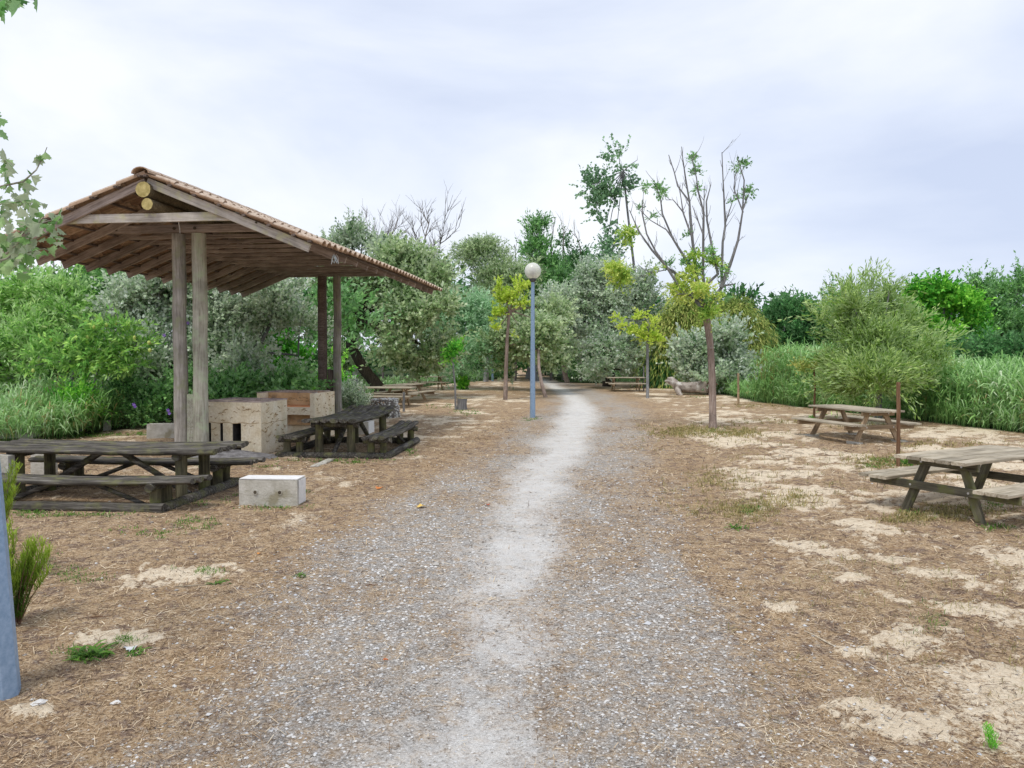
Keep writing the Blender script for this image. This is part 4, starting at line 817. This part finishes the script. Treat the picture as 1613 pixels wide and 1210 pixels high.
    mb = MB(); rng = random.Random(2); g = thing('purple_flowers', 'few purple blossoms on the leaves left of the shelter posts', 'flowers', (0, 0, 0))
    for q in ((213,640),(265,646),(267,651),(259,528),(296,509),(211,637)):
        c = P(q[0], q[1], 19.0)
        for k in range(5):
            a = k*1.256; mb.add([c, c+Vector((math.cos(a-.5)*.035, -.02, math.sin(a-.5)*.035)), c+Vector((math.cos(a)*.05, -.01, math.sin(a)*.05)), c+Vector((math.cos(a+.5)*.035, -.02, math.sin(a+.5)*.035))], [(0, 1, 2, 3)])
    mb.build('blossom', plain('purple petal', (.22, .1, .5), (.4, .25, .7)), g)
    # closing woods that read as one mass behind everything
    def wood_mass(label, lobes, n, seed, mat, ll=.3):
        V, F, t_, *_r = crown_geo(lobes, n, seed, twl=1.2, per=9, ll=ll, lw=ll*.45, gap=.1, shell=.5); o = link('woodland', npmesh('woodland', V, F, [LM[mat]], t_*.8)); tag(o, label, 'woodland', kind='stuff')
    wood_mass('mass of dark woodland behind the path end', plobes([(px, 500+12*math.sin(px*.05), 45, 55) for px in range(480, 860, 38)]+[(px, 515+8*math.sin(px*.09), 40, 45) for px in range(860, 1260, 38)]+[(px, 575, 45, 30) for px in range(470, 1260, 42)], 66), 6500, 70, 'darkg', .36)
    wood_mass('mass of green woodland behind the left thickets', plobes([(px, 520, 60, 75) for px in range(-120, 560, 50)], 30), 4600, 71, 'mid', .17)
    wood_mass('mass of dark woodland behind the right trees', plobes([(px, 545, 50, 50) for px in range(1190, 1760, 45)], 52), 3600, 72, 'darkg', .26)

def main_tree():
    Y = 20.1; B = GG(1123, 676); rng = random.Random(77); g = thing('tall_sparse_tree', 'tall nearly leafless tree with a pinkish trunk and upright whippy limbs', 'tree', (B.x, B.y, 0))
    def q(px, py, dy=0): p = P(px, py, Y+dy); return Vector((p.x-B.x, p.y-B.y, p.z))
    mb = MB(); mb.tube([(0, 0, -.1), (0, 0, .08)]+[q(*c) for c in ((1122.5, 650), (1122, 600), (1119, 545), (1115, 515), (1112, 500), (1107, 478))], [.14, .105, .094, .09, .087, .095, .10, .08], 14, jit=.04, rng=rng)
    c = q(1119, 549); mb.tube([c+Vector((0, -.08, 0)), c+Vector((0, -.125, .01))], [.045, .03], 8)
    o = mb.build('trunk', M['bark'], g)
    limbs = [ [(1107,478),(1099,449),(1095,430),(1078,404),(1061,377),(1044,337),(1040,314),(1030,284)], [(1099,449),(1080,440),(1053,424),(1027.5,394),(1006,364),(992,331)], [(1112,500),(1100,478),(1068,449),(1053,424),(1032,396),(1019,369),(1011,335),(1013,314)],
      [(1053,424),(1027,430),(1004,438)], [(1061,377),(1049,362),(1025,347.5),(1008,331)], [(1099,449),(1094,415),(1091,379),(1087,335),(1085.5,318),(1068,293),(1063,272),(1053,244)], [(1085.5,318),(1079,280),(1075,248.5),(1074,231)],
      [(1091,379),(1076,335),(1072,310),(1068,290)], [(1076,335),(1061,315),(1049,315)], [(1107,478),(1109,450),(1108,432),(1107,369),(1108,335),(1099,301),(1097,280),(1089,246)], [(1107,369),(1091,324)], [(1108,345),(1109,293)], [(1109,452),(1131,432),(1120,380),(1114,347.5),(1112,318),(1120,291)],
      [(1112,500),(1122,472),(1136,453),(1138,381),(1142,356),(1141,314),(1139,274),(1137,240)], [(1142,356),(1156,312),(1159,284)], [(1136,453),(1150,417),(1162.5,379),(1170,335),(1172,284),(1163.5,252)], [(1170,335),(1156,297),(1158,275)], [(1170,333),(1181,301)], [(1107,478),(1090,462),(1066,464)], [(1122,472),(1140,450),(1160,447)] ]
    offs = [0, .5, -.5, .8, -.3, .4, .7, -.2, -.5, -.4, -.8, .2, .6, .2, .5, -.3, -.6, 0, -.7, .4]; tips = []
    mb = MB()
    for lb, dy in zip(limbs, offs):
        n = len(lb); pts = [q(x+rng.uniform(-.8, .8), y, dy*min(1, (i+ (0 if lb[0][1] > 440 else n))/n)) for i, (x, y) in enumerate(lb)]
        r0 = .05 if lb[0][1] > 445 else (.026 if len(lb) > 3 else .019); mb.tube(pts, [max(r0*(1-.8*i/(n-1)), .008)*rng.uniform(.88, 1.15) for i in range(n)], 7, cap=False, jit=.1, rng=rng)
        for i in range(1, n):
            for _ in range(2):
                a = pts[i-1].lerp(pts[i], rng.random()); d = (pts[i]-pts[i-1]).normalized(); sd = Vector((rng.uniform(-1, 1), rng.uniform(-1, 1), .3)).normalized()
                tips2 = []; branchy(mb, a, d*.7+sd*.7, rng.uniform(.12, .5), .009, 1 if rng.random() < .35 else 0, rng, .6, .25, 2, tips=tips2); tips += tips2
    mb.build('limbs', M['bark_grey'], g)
    def clump(name, spec, n, leaf, seed, **kw):
        V, F, t_, *_r = crown_geo([(c[0]-B.x, c[1]-B.y)+tuple(c[2:]) for c in plobes(spec, Y)], n, seed, **kw); o = link(name, npmesh(name, V, F, [LM[leaf]], t_), g); o['kind'] = 'stuff'; return o
    clump('lime_foliage', [(978,440,10,5,.6),(1006,424,9,7,.5),(1036,412,8,6,.3),(1124,448,9,8,.2),(968,425,14,9,.6),(998,412,12,9,.6),(1020,405,12,9,.5),(985,436,8,6,.6),(990,370,10,8,1),(1028,420,9,8),(1112,438,16,12,-.4),(1085,432,9,7,-.2),(1104,458,12,8,-.6),(1140,446,9,9,-.5),(1150,462,7,6,.3),(1125,415,8,8,.3),(1095,405,6,7,-.3),(1128,428,10,9),(1068,452,12,8),(1118,495,12,9,-.3),(1128,462,10,12),(1075,462,10,6)], 700, 'limeg', 5, twl=.27, per=9, ll=.085, lw=.045, shell=.1, sub=0, gap=.2, droop=.5, up=0)
    clump('green_foliage', [(1036,298,8,7),(1044,306,7,7),(1018,296,5,4),(1008,331,5,4),(1097,272,7,8),(1092,250,5,6),(1097,300,5,4),(1168,262,10,9),(1178,305,7,9),(1158,315,4,5),(1118,400,9,10),(1080,415,8,6),(1052,418,6,6),(1099,425,8,8),(1140,430,6,8),(1082,372,4,4),(1108,470,12,10),(1140,470,8,6),(1030,342,4,4)], 620, 'mid', 6, twl=.14, per=8, ll=.065, lw=.03, shell=.1, sub=0, gap=.1, droop=.3)
    # tall poplar behind it
    Yp = 50; bp = P(1004, 600, Yp)
    tree('tall slim poplar with dark fluttering leaves left of the bare limbs', 'poplar', (bp.x, bp.y), plobes([(975,248,23,24),(937,292,20,20),(941,322,18,16),(955,350,12,12),(968,388,18,18),(1004,252,7,10),(960,310,14,16),(985,300,10,14),(950,415,22,12),(998,290,5,8)], Yp), 'poplar_dark', 430, 61, [tuple(P(1000, 430, Yp)), tuple(P(994, 380, Yp)), tuple(P(987, 320, Yp)), tuple(P(982, 270, Yp))], .085, 'bark_grey', 'tall_poplar', nbr=50, twl=.7, per=9, ll=.19, lw=.16, shell=.15, sub=0, gap=.3)

# ------------------------------------------------------------------ near things at the left edge
def lobed_leaf():
    pr = [(0,0),(.18,.10),(.42,.16),(.34,.34),(.52,.50),(.30,.58),(.34,.76),(.14,.80),(0,1.0)]
    pts = [(x, y, 0) for x, y in pr]+[(-x, y, 0) for x, y in pr[-2:0:-1]]
    vs_ = [(x, y, -abs(x)*.35-.12*(y-.4)**2) for x, y, z in pts]; n = len(vs_); vs_.append((0, .42, .0)); return vs_, [(i, (i+1) % n, n) for i in range(n)]
def near_branches():
    rng = random.Random(6); vs_, fs = lobed_leaf(); nv = [(v[0]*.72, v[1], v[2]) for v in vs_]
    def branch(label, Yd, stems, extra, mat, sz, seed):
        rng = random.Random(seed); g = thing('leafy_branch', label, 'branch', P(*stems[0][0], Yd)); O = g.location; mes = []
        for k in range(3):
            mb = MB(); mb.add([(v[0]*(.55+.22*k), v[1], v[2]*(1+.8*k)) for v in vs_], fs, 0, True); me = mb.mesh('leaf', [mat]); a = me.attributes.new('tint', 'FLOAT', 'FACE'); a.data.foreach_set('value', [(.2, .5, .85)[k]]*len(me.polygons)); mes.append(me)
        def leaf(p, size):
            d = Vector((rng.gauss(0, 1), rng.gauss(0, .7), rng.gauss(-.35, .8))).normalized(); q = d.to_track_quat('Y', 'Z'); q = q @ Euler((0, rng.uniform(-1.6, 1.6), 0)).to_quaternion()
            o = link('leaf', rng.choice(mes), g, p, q.to_euler(), (size,)*3)
        for st in stems:
            pts = [P(x, y, Yd+.10*math.sin(i*2.1+x))-O for i, (x, y) in enumerate(st)]
            mb = MB(); mb.tube(pts, [max(.0055*(1-.75*i/(len(pts)-1)), .0015) for i in range(len(pts))], 6); mb.build('twig', plain('pale twig', (.25, .24, .18), (.42, .40, .32), 30), g)
            for i in range(len(pts)-1):
                sp = (pts[i+1]-pts[i]).length; k = max(1, int(sp/.030))
                for j in range(k): leaf(pts[i].lerp(pts[i+1], (j+rng.random())/k), sz*rng.uniform(.55, 1.15))
        for (x, y, rx, ry, n) in extra:
            for _ in range(n): leaf(P(x+rng.gauss(0, rx*.55), y+rng.gauss(0, ry*.55), Yd+rng.uniform(-.2, .2))-O, sz*rng.uniform(.7, 1.2))
        return g
    branch('silvery lobed leaves on twigs reaching in at the left edge before the roof', 3.2, [[(-60,310),(0,294),(37,286),(57,268),(69,245),(74,232)], [(-60,430),(0,391),(15,374),(42,362)], [(-40,420),(10,408),(42,384),(72,369),(99,339)], [(45,381),(60,354),(70,340)], [(-60,360),(-20,330),(5,320),(30,318),(50,320)], [(-50,440),(0,415),(35,400),(70,392),(88,400)], [(10,400),(40,372),(62,352),(90,345)]], [(5,335,24,34,26),(5,395,26,30,28),(45,345,26,26,10),(50,310,14,14,8),(-25,300,22,25,16),(10,262,12,14,10),(30,410,20,14,12),(30,390,14,10,8),(62,352,16,12,9),(80,372,14,12,8),(55,398,18,12,10),(20,422,18,10,10),(85,340,10,8,4)], M['white_leaf'], .055, 3)
    branch('dark leaves hanging in at the top left corner of the photo', 3.0, [[(-80,-30),(-20,-10),(30,-14),(60,-8)], [(-60,10),(-10,8),(10,14)]], [(8,0,18,7,12),(60,-6,8,4,3)], LM['mid'], .06, 4)
    branch('two dark leaf tips poking in at the left edge below the top corner', 3.0, [[(-60,190),(-20,188),(-6,184)]], [(-2,196,3,8,3)], LM['mid'], .05, 5)
def heath(label, p, hgt, n, seed, spread=.3):
    rs = np.random.RandomState(seed); rng = random.Random(seed); g = thing('heath_bush', label, 'heath bush', (p[0], p[1], gz1(p[0], p[1]))); mb = MB(); parts = []
    for k in range(n):
        a = rng.uniform(0, 6.283); s = rng.uniform(.1, 1)*spread; h = hgt*rng.uniform(.45, 1)*(1-.35*s/spread); pts = [Vector((math.cos(a)*s*.15, math.sin(a)*s*.15, -.02)), Vector((math.cos(a)*s*.5, math.sin(a)*s*.5, h*.5)), Vector((math.cos(a)*s, math.sin(a)*s, h))]
        mb.tube(pts, [.006, .004, .002], 5, cap=False); tp = np.array(pts[2]); md = np.array(pts[1]); m_ = 90; u = rs.rand(m_)**.7; c = md+(tp-md)*(.15+.85*u[:, None])+rs.randn(m_, 3)*.008
        V, F = blades(c, rs.rand(m_)*6.283, .9+.5*rs.rand(m_), .05+.04*rs.rand(m_), np.full(m_, .0045), np.full(m_, .1), 1, rs); parts.append((V, F, np.clip(u*.8+.2*rs.rand(m_), 0, 1)))
        m2 = 45; u = rs.rand(m2); b_ = np.array(pts[0]); c = b_+(md-b_)*(.2+.8*u[:, None]); V, F = blades(c, rs.rand(m2)*6.283, .8+.5*rs.rand(m2), .04+.03*rs.rand(m2), np.full(m2, .004), np.full(m2, .1), 1, rs); parts.append((V, F, u*0-.0))
    mb.build('stems', plain('brown heath stem', (.12, .06, .04), (.26, .15, .10), 30), g); V, F, T_ = joinVF(parts); o = link('needles', npmesh('needles', V, F, [LM['heath']], T_), g); o['kind'] = 'stuff'; return g

# ------------------------------------------------------------------ ground cover
def scatter():
    rs = np.random.RandomState(42)
    def pts(n, d0, d1, lim=38, pw=1.0):
        d = d0*(d1/d0)**(rs.rand(n)**pw); a = (rs.rand(n)*2-1)*lim*math.pi/180; return d*np.sin(a), d*np.cos(a), d
    x, y, d = pts(150000, 2.6, 26); g = grav_mask(x, y); pm = path_mask(x, y); sm = sand_mask(x, y); k = rs.rand(len(x)) < (1-.90*g)*(1-.96*pm)*(1-.5*sm)*(.35+.9*fbm(x*2, y*2, 3)); x, y, d = x[k], y[k], d[k]; n = len(x)
    B = np.column_stack([x, y, gz(x, y)+.004+.008*rs.rand(n)]); sc = np.clip(d/5, .7, 3.2)
    V, F = blades(B, rs.rand(n)*6.283, rs.randn(n)*.18, (.02+.075*rs.rand(n)**2)*sc**.55, (.0018+.0030*rs.rand(n))*sc, np.zeros(n), 1, rs)
    t = np.clip(-.12+.95*rs.rand(n)+.7*(fbm(x*1.3, y*1.3+7, 4)-.48), 0, 1)
    o = link('straw_litter', npmesh('straw_litter', V, F, [LM['straw']], t)); tag(o, 'dry brown straw and bark litter strewn over the clearing', 'litter', kind='stuff')
    # pebbles
    x, y, d = pts(150000, 2.5, 22, 36, .9); g = grav_mask(x, y); pm = path_mask(x, y); k = rs.rand(len(x)) < np.clip(g*1.1+.012, 0, 1)*(1-.80*pm); x, y, d = x[k], y[k], d[k]; n = len(x)
    s = (.0026+.0095*rs.rand(n)**3.4)*np.clip(d/4, .85, 1.7)*(1-.35*path_mask(x, y)); big = rs.rand(n) < .004; s[big] *= 2.0
    c = np.column_stack([x, y, gz(x, y)+s*.15]); base = np.array([(1, 0, 0), (.2, .95, .1), (-.9, .2, 0), (-.1, -1, 0), (.1, .1, .75), (.1, 0, -.5)])
    az = rs.rand(n)*6.283; ca, sa = np.cos(az), np.sin(az); V = base[None]*(1+.3*(rs.rand(n, 6, 1)-.5))*s[:, None, None]*np.stack([1+.4*rs.rand(n), np.ones(n), .6+.4*rs.rand(n)], 1)[:, None, :]
    V = np.stack([V[..., 0]*ca[:, None]-V[..., 1]*sa[:, None], V[..., 0]*sa[:, None]+V[..., 1]*ca[:, None], V[..., 2]], -1)+c[:, None, :]
    f = np.array([(0, 1, 4), (1, 2, 4), (2, 3, 4), (3, 0, 4)]); F = ((np.arange(n)*6)[:, None, None]+f[None]).reshape(-1, 3)
    m, t_, b_, o_ = newmat('path pebble'); a = t_.nodes.new('ShaderNodeAttribute'); a.attribute_name = 'tint'
    t_.links.new(ramp(t_, [(0, (.20, .175, .15)), (.3, (.36, .33, .29)), (.6, (.53, .51, .475)), (.88, (.64, .625, .60)), (.95, (.46, .48, .51)), (1, (.74, .72, .68))], a.outputs['Fac']), b_.inputs['Base Color'])
    tt = np.repeat(rs.rand(n), 4); o = link('gravel', npmesh('gravel', V.reshape(-1, 3), F, [m], tt, smooth=False)); tag(o, 'loose grey and white gravel beside and on the path', 'gravel', kind='stuff')
    # dry and green tufts
    def tufts(cx, cy, per, hl, mat, label, name, seed, wd=.004, tl=(0, 1)):
        r2 = np.random.RandomState(seed); n = len(cx)*per; X = np.repeat(cx, per)+r2.randn(n)*.03; Y = np.repeat(cy, per)+r2.randn(n)*.03; dd = np.hypot(X, Y); sc = np.clip(dd/6, .8, 3)
        V, F = blades(np.column_stack([X, Y, gz(X, Y)-.005]), r2.rand(n)*6.283, .7+.8*r2.rand(n), hl*(.4+.9*r2.rand(n))*sc**.3, wd*sc*(.7+.6*r2.rand(n)), .2+.5*r2.rand(n), 2, r2)
        o = link(name, npmesh(name, V, F, [LM[mat]], np.repeat(tl[0]+(tl[1]-tl[0])*r2.rand(n), 2))); tag(o, label, 'grass', kind='stuff')
    def near(spots, n, seed):
        r2 = np.random.RandomState(seed); X = []; Y = []
        for px, py, rx, ry, w_ in spots:
            k = int(n*w_); q = [G(px+r2.randn()*rx*.5, py+r2.randn()*ry*.5) for _ in range(k)]; X += [p.x for p in q]; Y += [p.y for p in q]
        return np.array(X), np.array(Y)
    gx, gy = near([(1080,680,60,9,4),(1160,682,50,8,2.4),(1170,805,70,18,2.4),(1240,790,60,14,1.2),(1390,730,50,10,1.6),(1480,700,60,6,.6),(1130,760,60,18,1.2),(1190,640,50,4,.8),(1500,810,80,14,2),(1430,820,40,10,1),(1230,665,60,4,.5),(1360,672,50,4,.5)], 70, 1)
    tufts(gx, gy, 10, .085, 'drygrass', 'olive and straw coloured grass tufts right of the path', 'grass_tufts', 2, .005, (0, .7))
    gx, gy = near([(310,825,40,8,.7),(330,905,40,6,.4),(130,1035,30,8,.8),(60,890,40,14,.5),(120,910,50,8,.5),(250,840,60,10,.4),(455,775,30,5,.4),(200,1015,20,5,.3),(1180,805,14,6,.7),(1390,728,20,6,.7),(1380,735,20,6,.5),(700,640,40,4,.5),(740,652,30,3,.4),(560,730,20,3,.3),(50,805,40,4,.6),(1560,800,40,10,.4),(1470,980,20,30,.3),(1100,625,30,3,.4),(430,735,40,3,.2),(330,735,20,3,.2),(130,813,130,4,1),(315,788,50,10,.6),(520,727,90,3,.7),(645,712,16,10,.4),(430,798,60,3,.5),(839,660,14,3,.3),(1123,679,30,5,.6),(300,724,40,3,.5),(730,648,20,3,.4),(1440,812,30,5,.4),(1570,834,30,5,.4),(230,685,60,4,1.2),(150,686,50,3,1)], 60, 3)
    tufts(gx, gy, 8, .055, 'weed', 'scattered small green grass tufts', 'green_tufts', 4, .005)
    x, y, d = pts(9000, 3, 24); g = grav_mask(x, y); k = (rs.rand(len(x)) < (1-g)*.75*sstep(.45, .7, fbm(x*.7+3, y*.7, 3))) & (veg_mask(x, y) < .5)
    tufts(x[k], y[k], 5, .035, 'drygrass', 'short dead grass stubble over the sandy ground', 'dead_grass', 9, .003, (.3, 1))
    x, y, d = pts(9000, 3.5, 24); gl_ = np.interp(y, GE[0], GE[2]); k = (x > gl_-.2) & (rs.rand(len(x)) < .5*sstep(.42, .62, fbm(x*.9+33, y*.6+5, 4))) & (veg_mask(x, y) < .5)
    tufts(x[k], y[k], 6, .10, 'drygrass', 'thin olive grass stalks rising through the litter on the right', 'grass_stalks', 12, .0035, (0, .6))
    # weeds as single things
    def weed(label, px, py, r, n, h=.05, mat='weed'):
        r2 = np.random.RandomState(int(px)); p = G(px, py); g = thing('weed', label, 'weed', (p.x, p.y, gz1(p.x, p.y)))
        V, F = blades(np.column_stack([r2.randn(n)*r*.3, r2.randn(n)*r*.3, np.zeros(n)]), r2.rand(n)*6.283, .3+.6*r2.rand(n), r*(.5+.6*r2.rand(n)), np.full(n, .012)*r/.1, .3+.3*r2.rand(n), 3, r2)
        V[:, 2] *= h/.05; link('leaves', npmesh('leaves', V, F, [LM[mat]], np.repeat(r2.rand(n), 3)), g)
    weed('small flat green weed on the brown ground left of the gravel', 474, 909, .09, 26); weed('leafy green rosette in the dry grass right of the path', 1160, 831, .15, 30)
    weed('green weed beside the upper sand patch at left', 344, 919, .10, 30); weed('dark green ground weed before the lower sand patch', 150, 1035, .16, 60, .06)
    weed('green weed touching the white paper scrap', 213, 1031, .10, 30); weed('young leafy plant at the foot of the rusty stake', 1426, 735, .22, 40, .16)
    # upright feathery seedling bottom right
    p = G(1562, 1190); r2 = np.random.RandomState(3); n = 260; u = r2.rand(n); g = thing('seedling', 'feathery bright green seedling in the bottom right corner', 'seedling', (p.x, p.y, gz1(p.x, p.y)))
    V, F = blades(np.column_stack([.012*r2.randn(n)-.02*u, .012*r2.randn(n), u*.125]), r2.rand(n)*6.283, .7+.5*r2.rand(n), .012+.022*(1-u)+.006*r2.rand(n), np.full(n, .003), np.full(n, .1), 1, r2); link('needles', npmesh('needles', V, F, [LM['bright']], .5+.5*r2.rand(n)), g)['kind'] = 'stuff'
    # fallen leaves, scrap, chips
    vs_, fs = lobed_leaf()
    def fallen(label, px, py, s, c, rot, cat='leaf', name='fallen_leaf'):
        p = G(px, py); mb = MB(); mb.add([((v[0])*s, (v[1]-.5)*s, (.25+v[2]*1.2+.5*abs(v[1]-.5)**2)*s*.8) for v in vs_], fs, 0, True); o = mb.build(name, plain(name+' colour', tuple(k*.75 for k in c), c, 30), None, (p.x, p.y, gz1(p.x, p.y)+.004), (0, 0, rot)); tag(o, label, cat)
    fallen('curled orange fallen leaf beyond the drilled concrete block', 597, 771, .13, (.70, .25, .08), 1.2); fallen('yellow fallen leaf lying on the gravel edge', 664, 800, .15, (.88, .60, .16), .4)
    fallen('small red brown leaf on the right edge of the path', 768, 797, .06, (.5, .14, .07), 2); fallen('crumpled white paper scrap below the lower sand patch', 206, 1026, .085, (.8, .8, .8), 1.8, 'paper scrap', 'paper_scrap')
    fallen('tiny orange leaf by the foreground concrete block', 408, 874, .05, (.75, .32, .08), 1)
    rng = random.Random(5)
    def chip(label, px, py, s, c, cat, name):
        p = G(px, py); mb = MB(); v = [Vector(d)*s*rng.uniform(.8, 1.2) for d in ((1, 0, 0), (.4, .7, 0), (-.8, .5, 0), (-.9, -.4, 0), (.3, -.7, 0), (.1, 0, .5), (-.4, 0, .45))]
        mb.add(v, [(0, 1, 5), (1, 2, 6, 5), (2, 3, 6), (3, 4, 5, 6), (4, 0, 5)]); o = mb.build(name, plain(name+' colour', tuple(k*.8 for k in c), c, 40), None, (p.x, p.y, gz1(p.x, p.y)+.003), (0, 0, rng.uniform(0, 6))); tag(o, label, cat)
    chip('orange brick chip on the gravel left of the path', 607, 1040, .017, (.68, .22, .09), 'brick chip', 'brick_chip')
    for px, py, s, lab in ((183,1105,.03,'biggest pale stone in the bottom left corner'),(310,1038,.014,'white stone left of the gravel, upper'),(275,1080,.02,'white stone in the straw below the paper scrap'),(1127,1092,.018,'white stone right of the path, left of a pair'),(1180,1065,.014,'small white stone right of the path'),(1245,905,.012,'white chip on the right litter'),(1320,880,.014,'pale chip among the right sand'),(1355,1063,.012,'round white pebble left of the low sand patch'),(1375,1200,.028,'grey stone at the bottom right'),(1168,1145,.02,'flat white stone at the right gravel rim'),(62,1112,.05,'pale flat stone beside the near metal pole')):
        chip(lab, px, py, s, (.74, .73, .70), 'stone', 'stone')
    # fallen sticks
    for px, py, ln, a, lab in ((300,925,.25,.2,'thin twig lying below the upper sand patch'),(585,922,.10,.3,'short dark stick at the left of the gravel'),(1280,795,.35,-.1,'thin dark stick in the dry grass by the mossy table'),(1085,965,.3,2.2,'pale stalk lying at the right gravel edge'),(1300,1015,.4,1.9,'long straw stalk on the right litter'),(155,975,.12,.4,'short brown twig at left'),(1500,975,.14,-.6,'reddish twig on the right sand')):
        p = G(px, py); mb = MB(); pt = [Vector((math.cos(a)*ln*(i/4-.5), math.sin(a)*ln*(i/4-.5), .008+rng.uniform(0, .01)))+Vector((rng.uniform(-.006, .006), rng.uniform(-.006, .006), 0)) for i in range(5)]
        mb.tube(pt, [.004, .005, .005, .004, .002], 5); o = mb.build('twig', M['stake'] if 'dark' in lab or 'brown' in lab or 'red' in lab else M['plank_grey'], None, (p.x, p.y, gz1(p.x, p.y))); tag(o, lab, 'twig')

# ------------------------------------------------------------------ build it all
build_ground(); shelter(); barbecues(); ash(); tables(); lamps(); blocks(); trees(); main_tree()
reed_bed('tall pale green reeds along the right side of the clearing', edge_points(RE, 3000, 1, 5, 4.5, RE[0].y, G(1160, 632).y), 1.1, 2.0, 5, 8, .044, .72)
reed_bed('darker overhanging grass at the foot of the right reeds', edge_points(RE, 1900, 1, 6, 1.0, RE[0].y, G(1200, 632).y), .35, .8, 6, 6, .022, .5)
reed_bed('distant low reeds and brush under the far trees right of the path', edge_points(RE, 600, 1, 7, 2, G(1150, 630).y, RE[-1].y), .4, 1.1, 7, 6, .05, .6)
reed_bed('tall grass and reeds along the left side below the chestnut', edge_points(LE, 1300, -1, 8, 3.2, LE[0].y, G(300, 660).y), .5, 1.35, 8, 7, .028, .5)
reed_bed('low brush under the trees left of the path', edge_points(LE, 700, -1, 9, 2, G(300, 660).y, LE[-1].y), .2, .8, 9, 6, .04, .4)
reed_bed('straw coloured dead stems among the right reeds', edge_points(RE, 420, 1, 15, 3.5, RE[0].y, G(1160, 632).y), .8, 1.9, 15, 4, .028, .45, 'drygrass')
reed_bed('straw coloured dead stems among the left reeds', edge_points(LE, 260, -1, 18, 2.5, LE[0].y, G(300, 660).y), .5, 1.5, 18, 4, .024, .4, 'drygrass')
near_branches()
p = G(30, 985); heath('wispy green heath bush with brown stems beside the near metal pole', (p.x-.05, p.y), .80, 46, 1, .30)
p = G(78, 950); 
heath('taller heath tip entering at the left edge before the long log table', (-4.62, 6.7), 1.62, 30, 2, .28)
scatter()
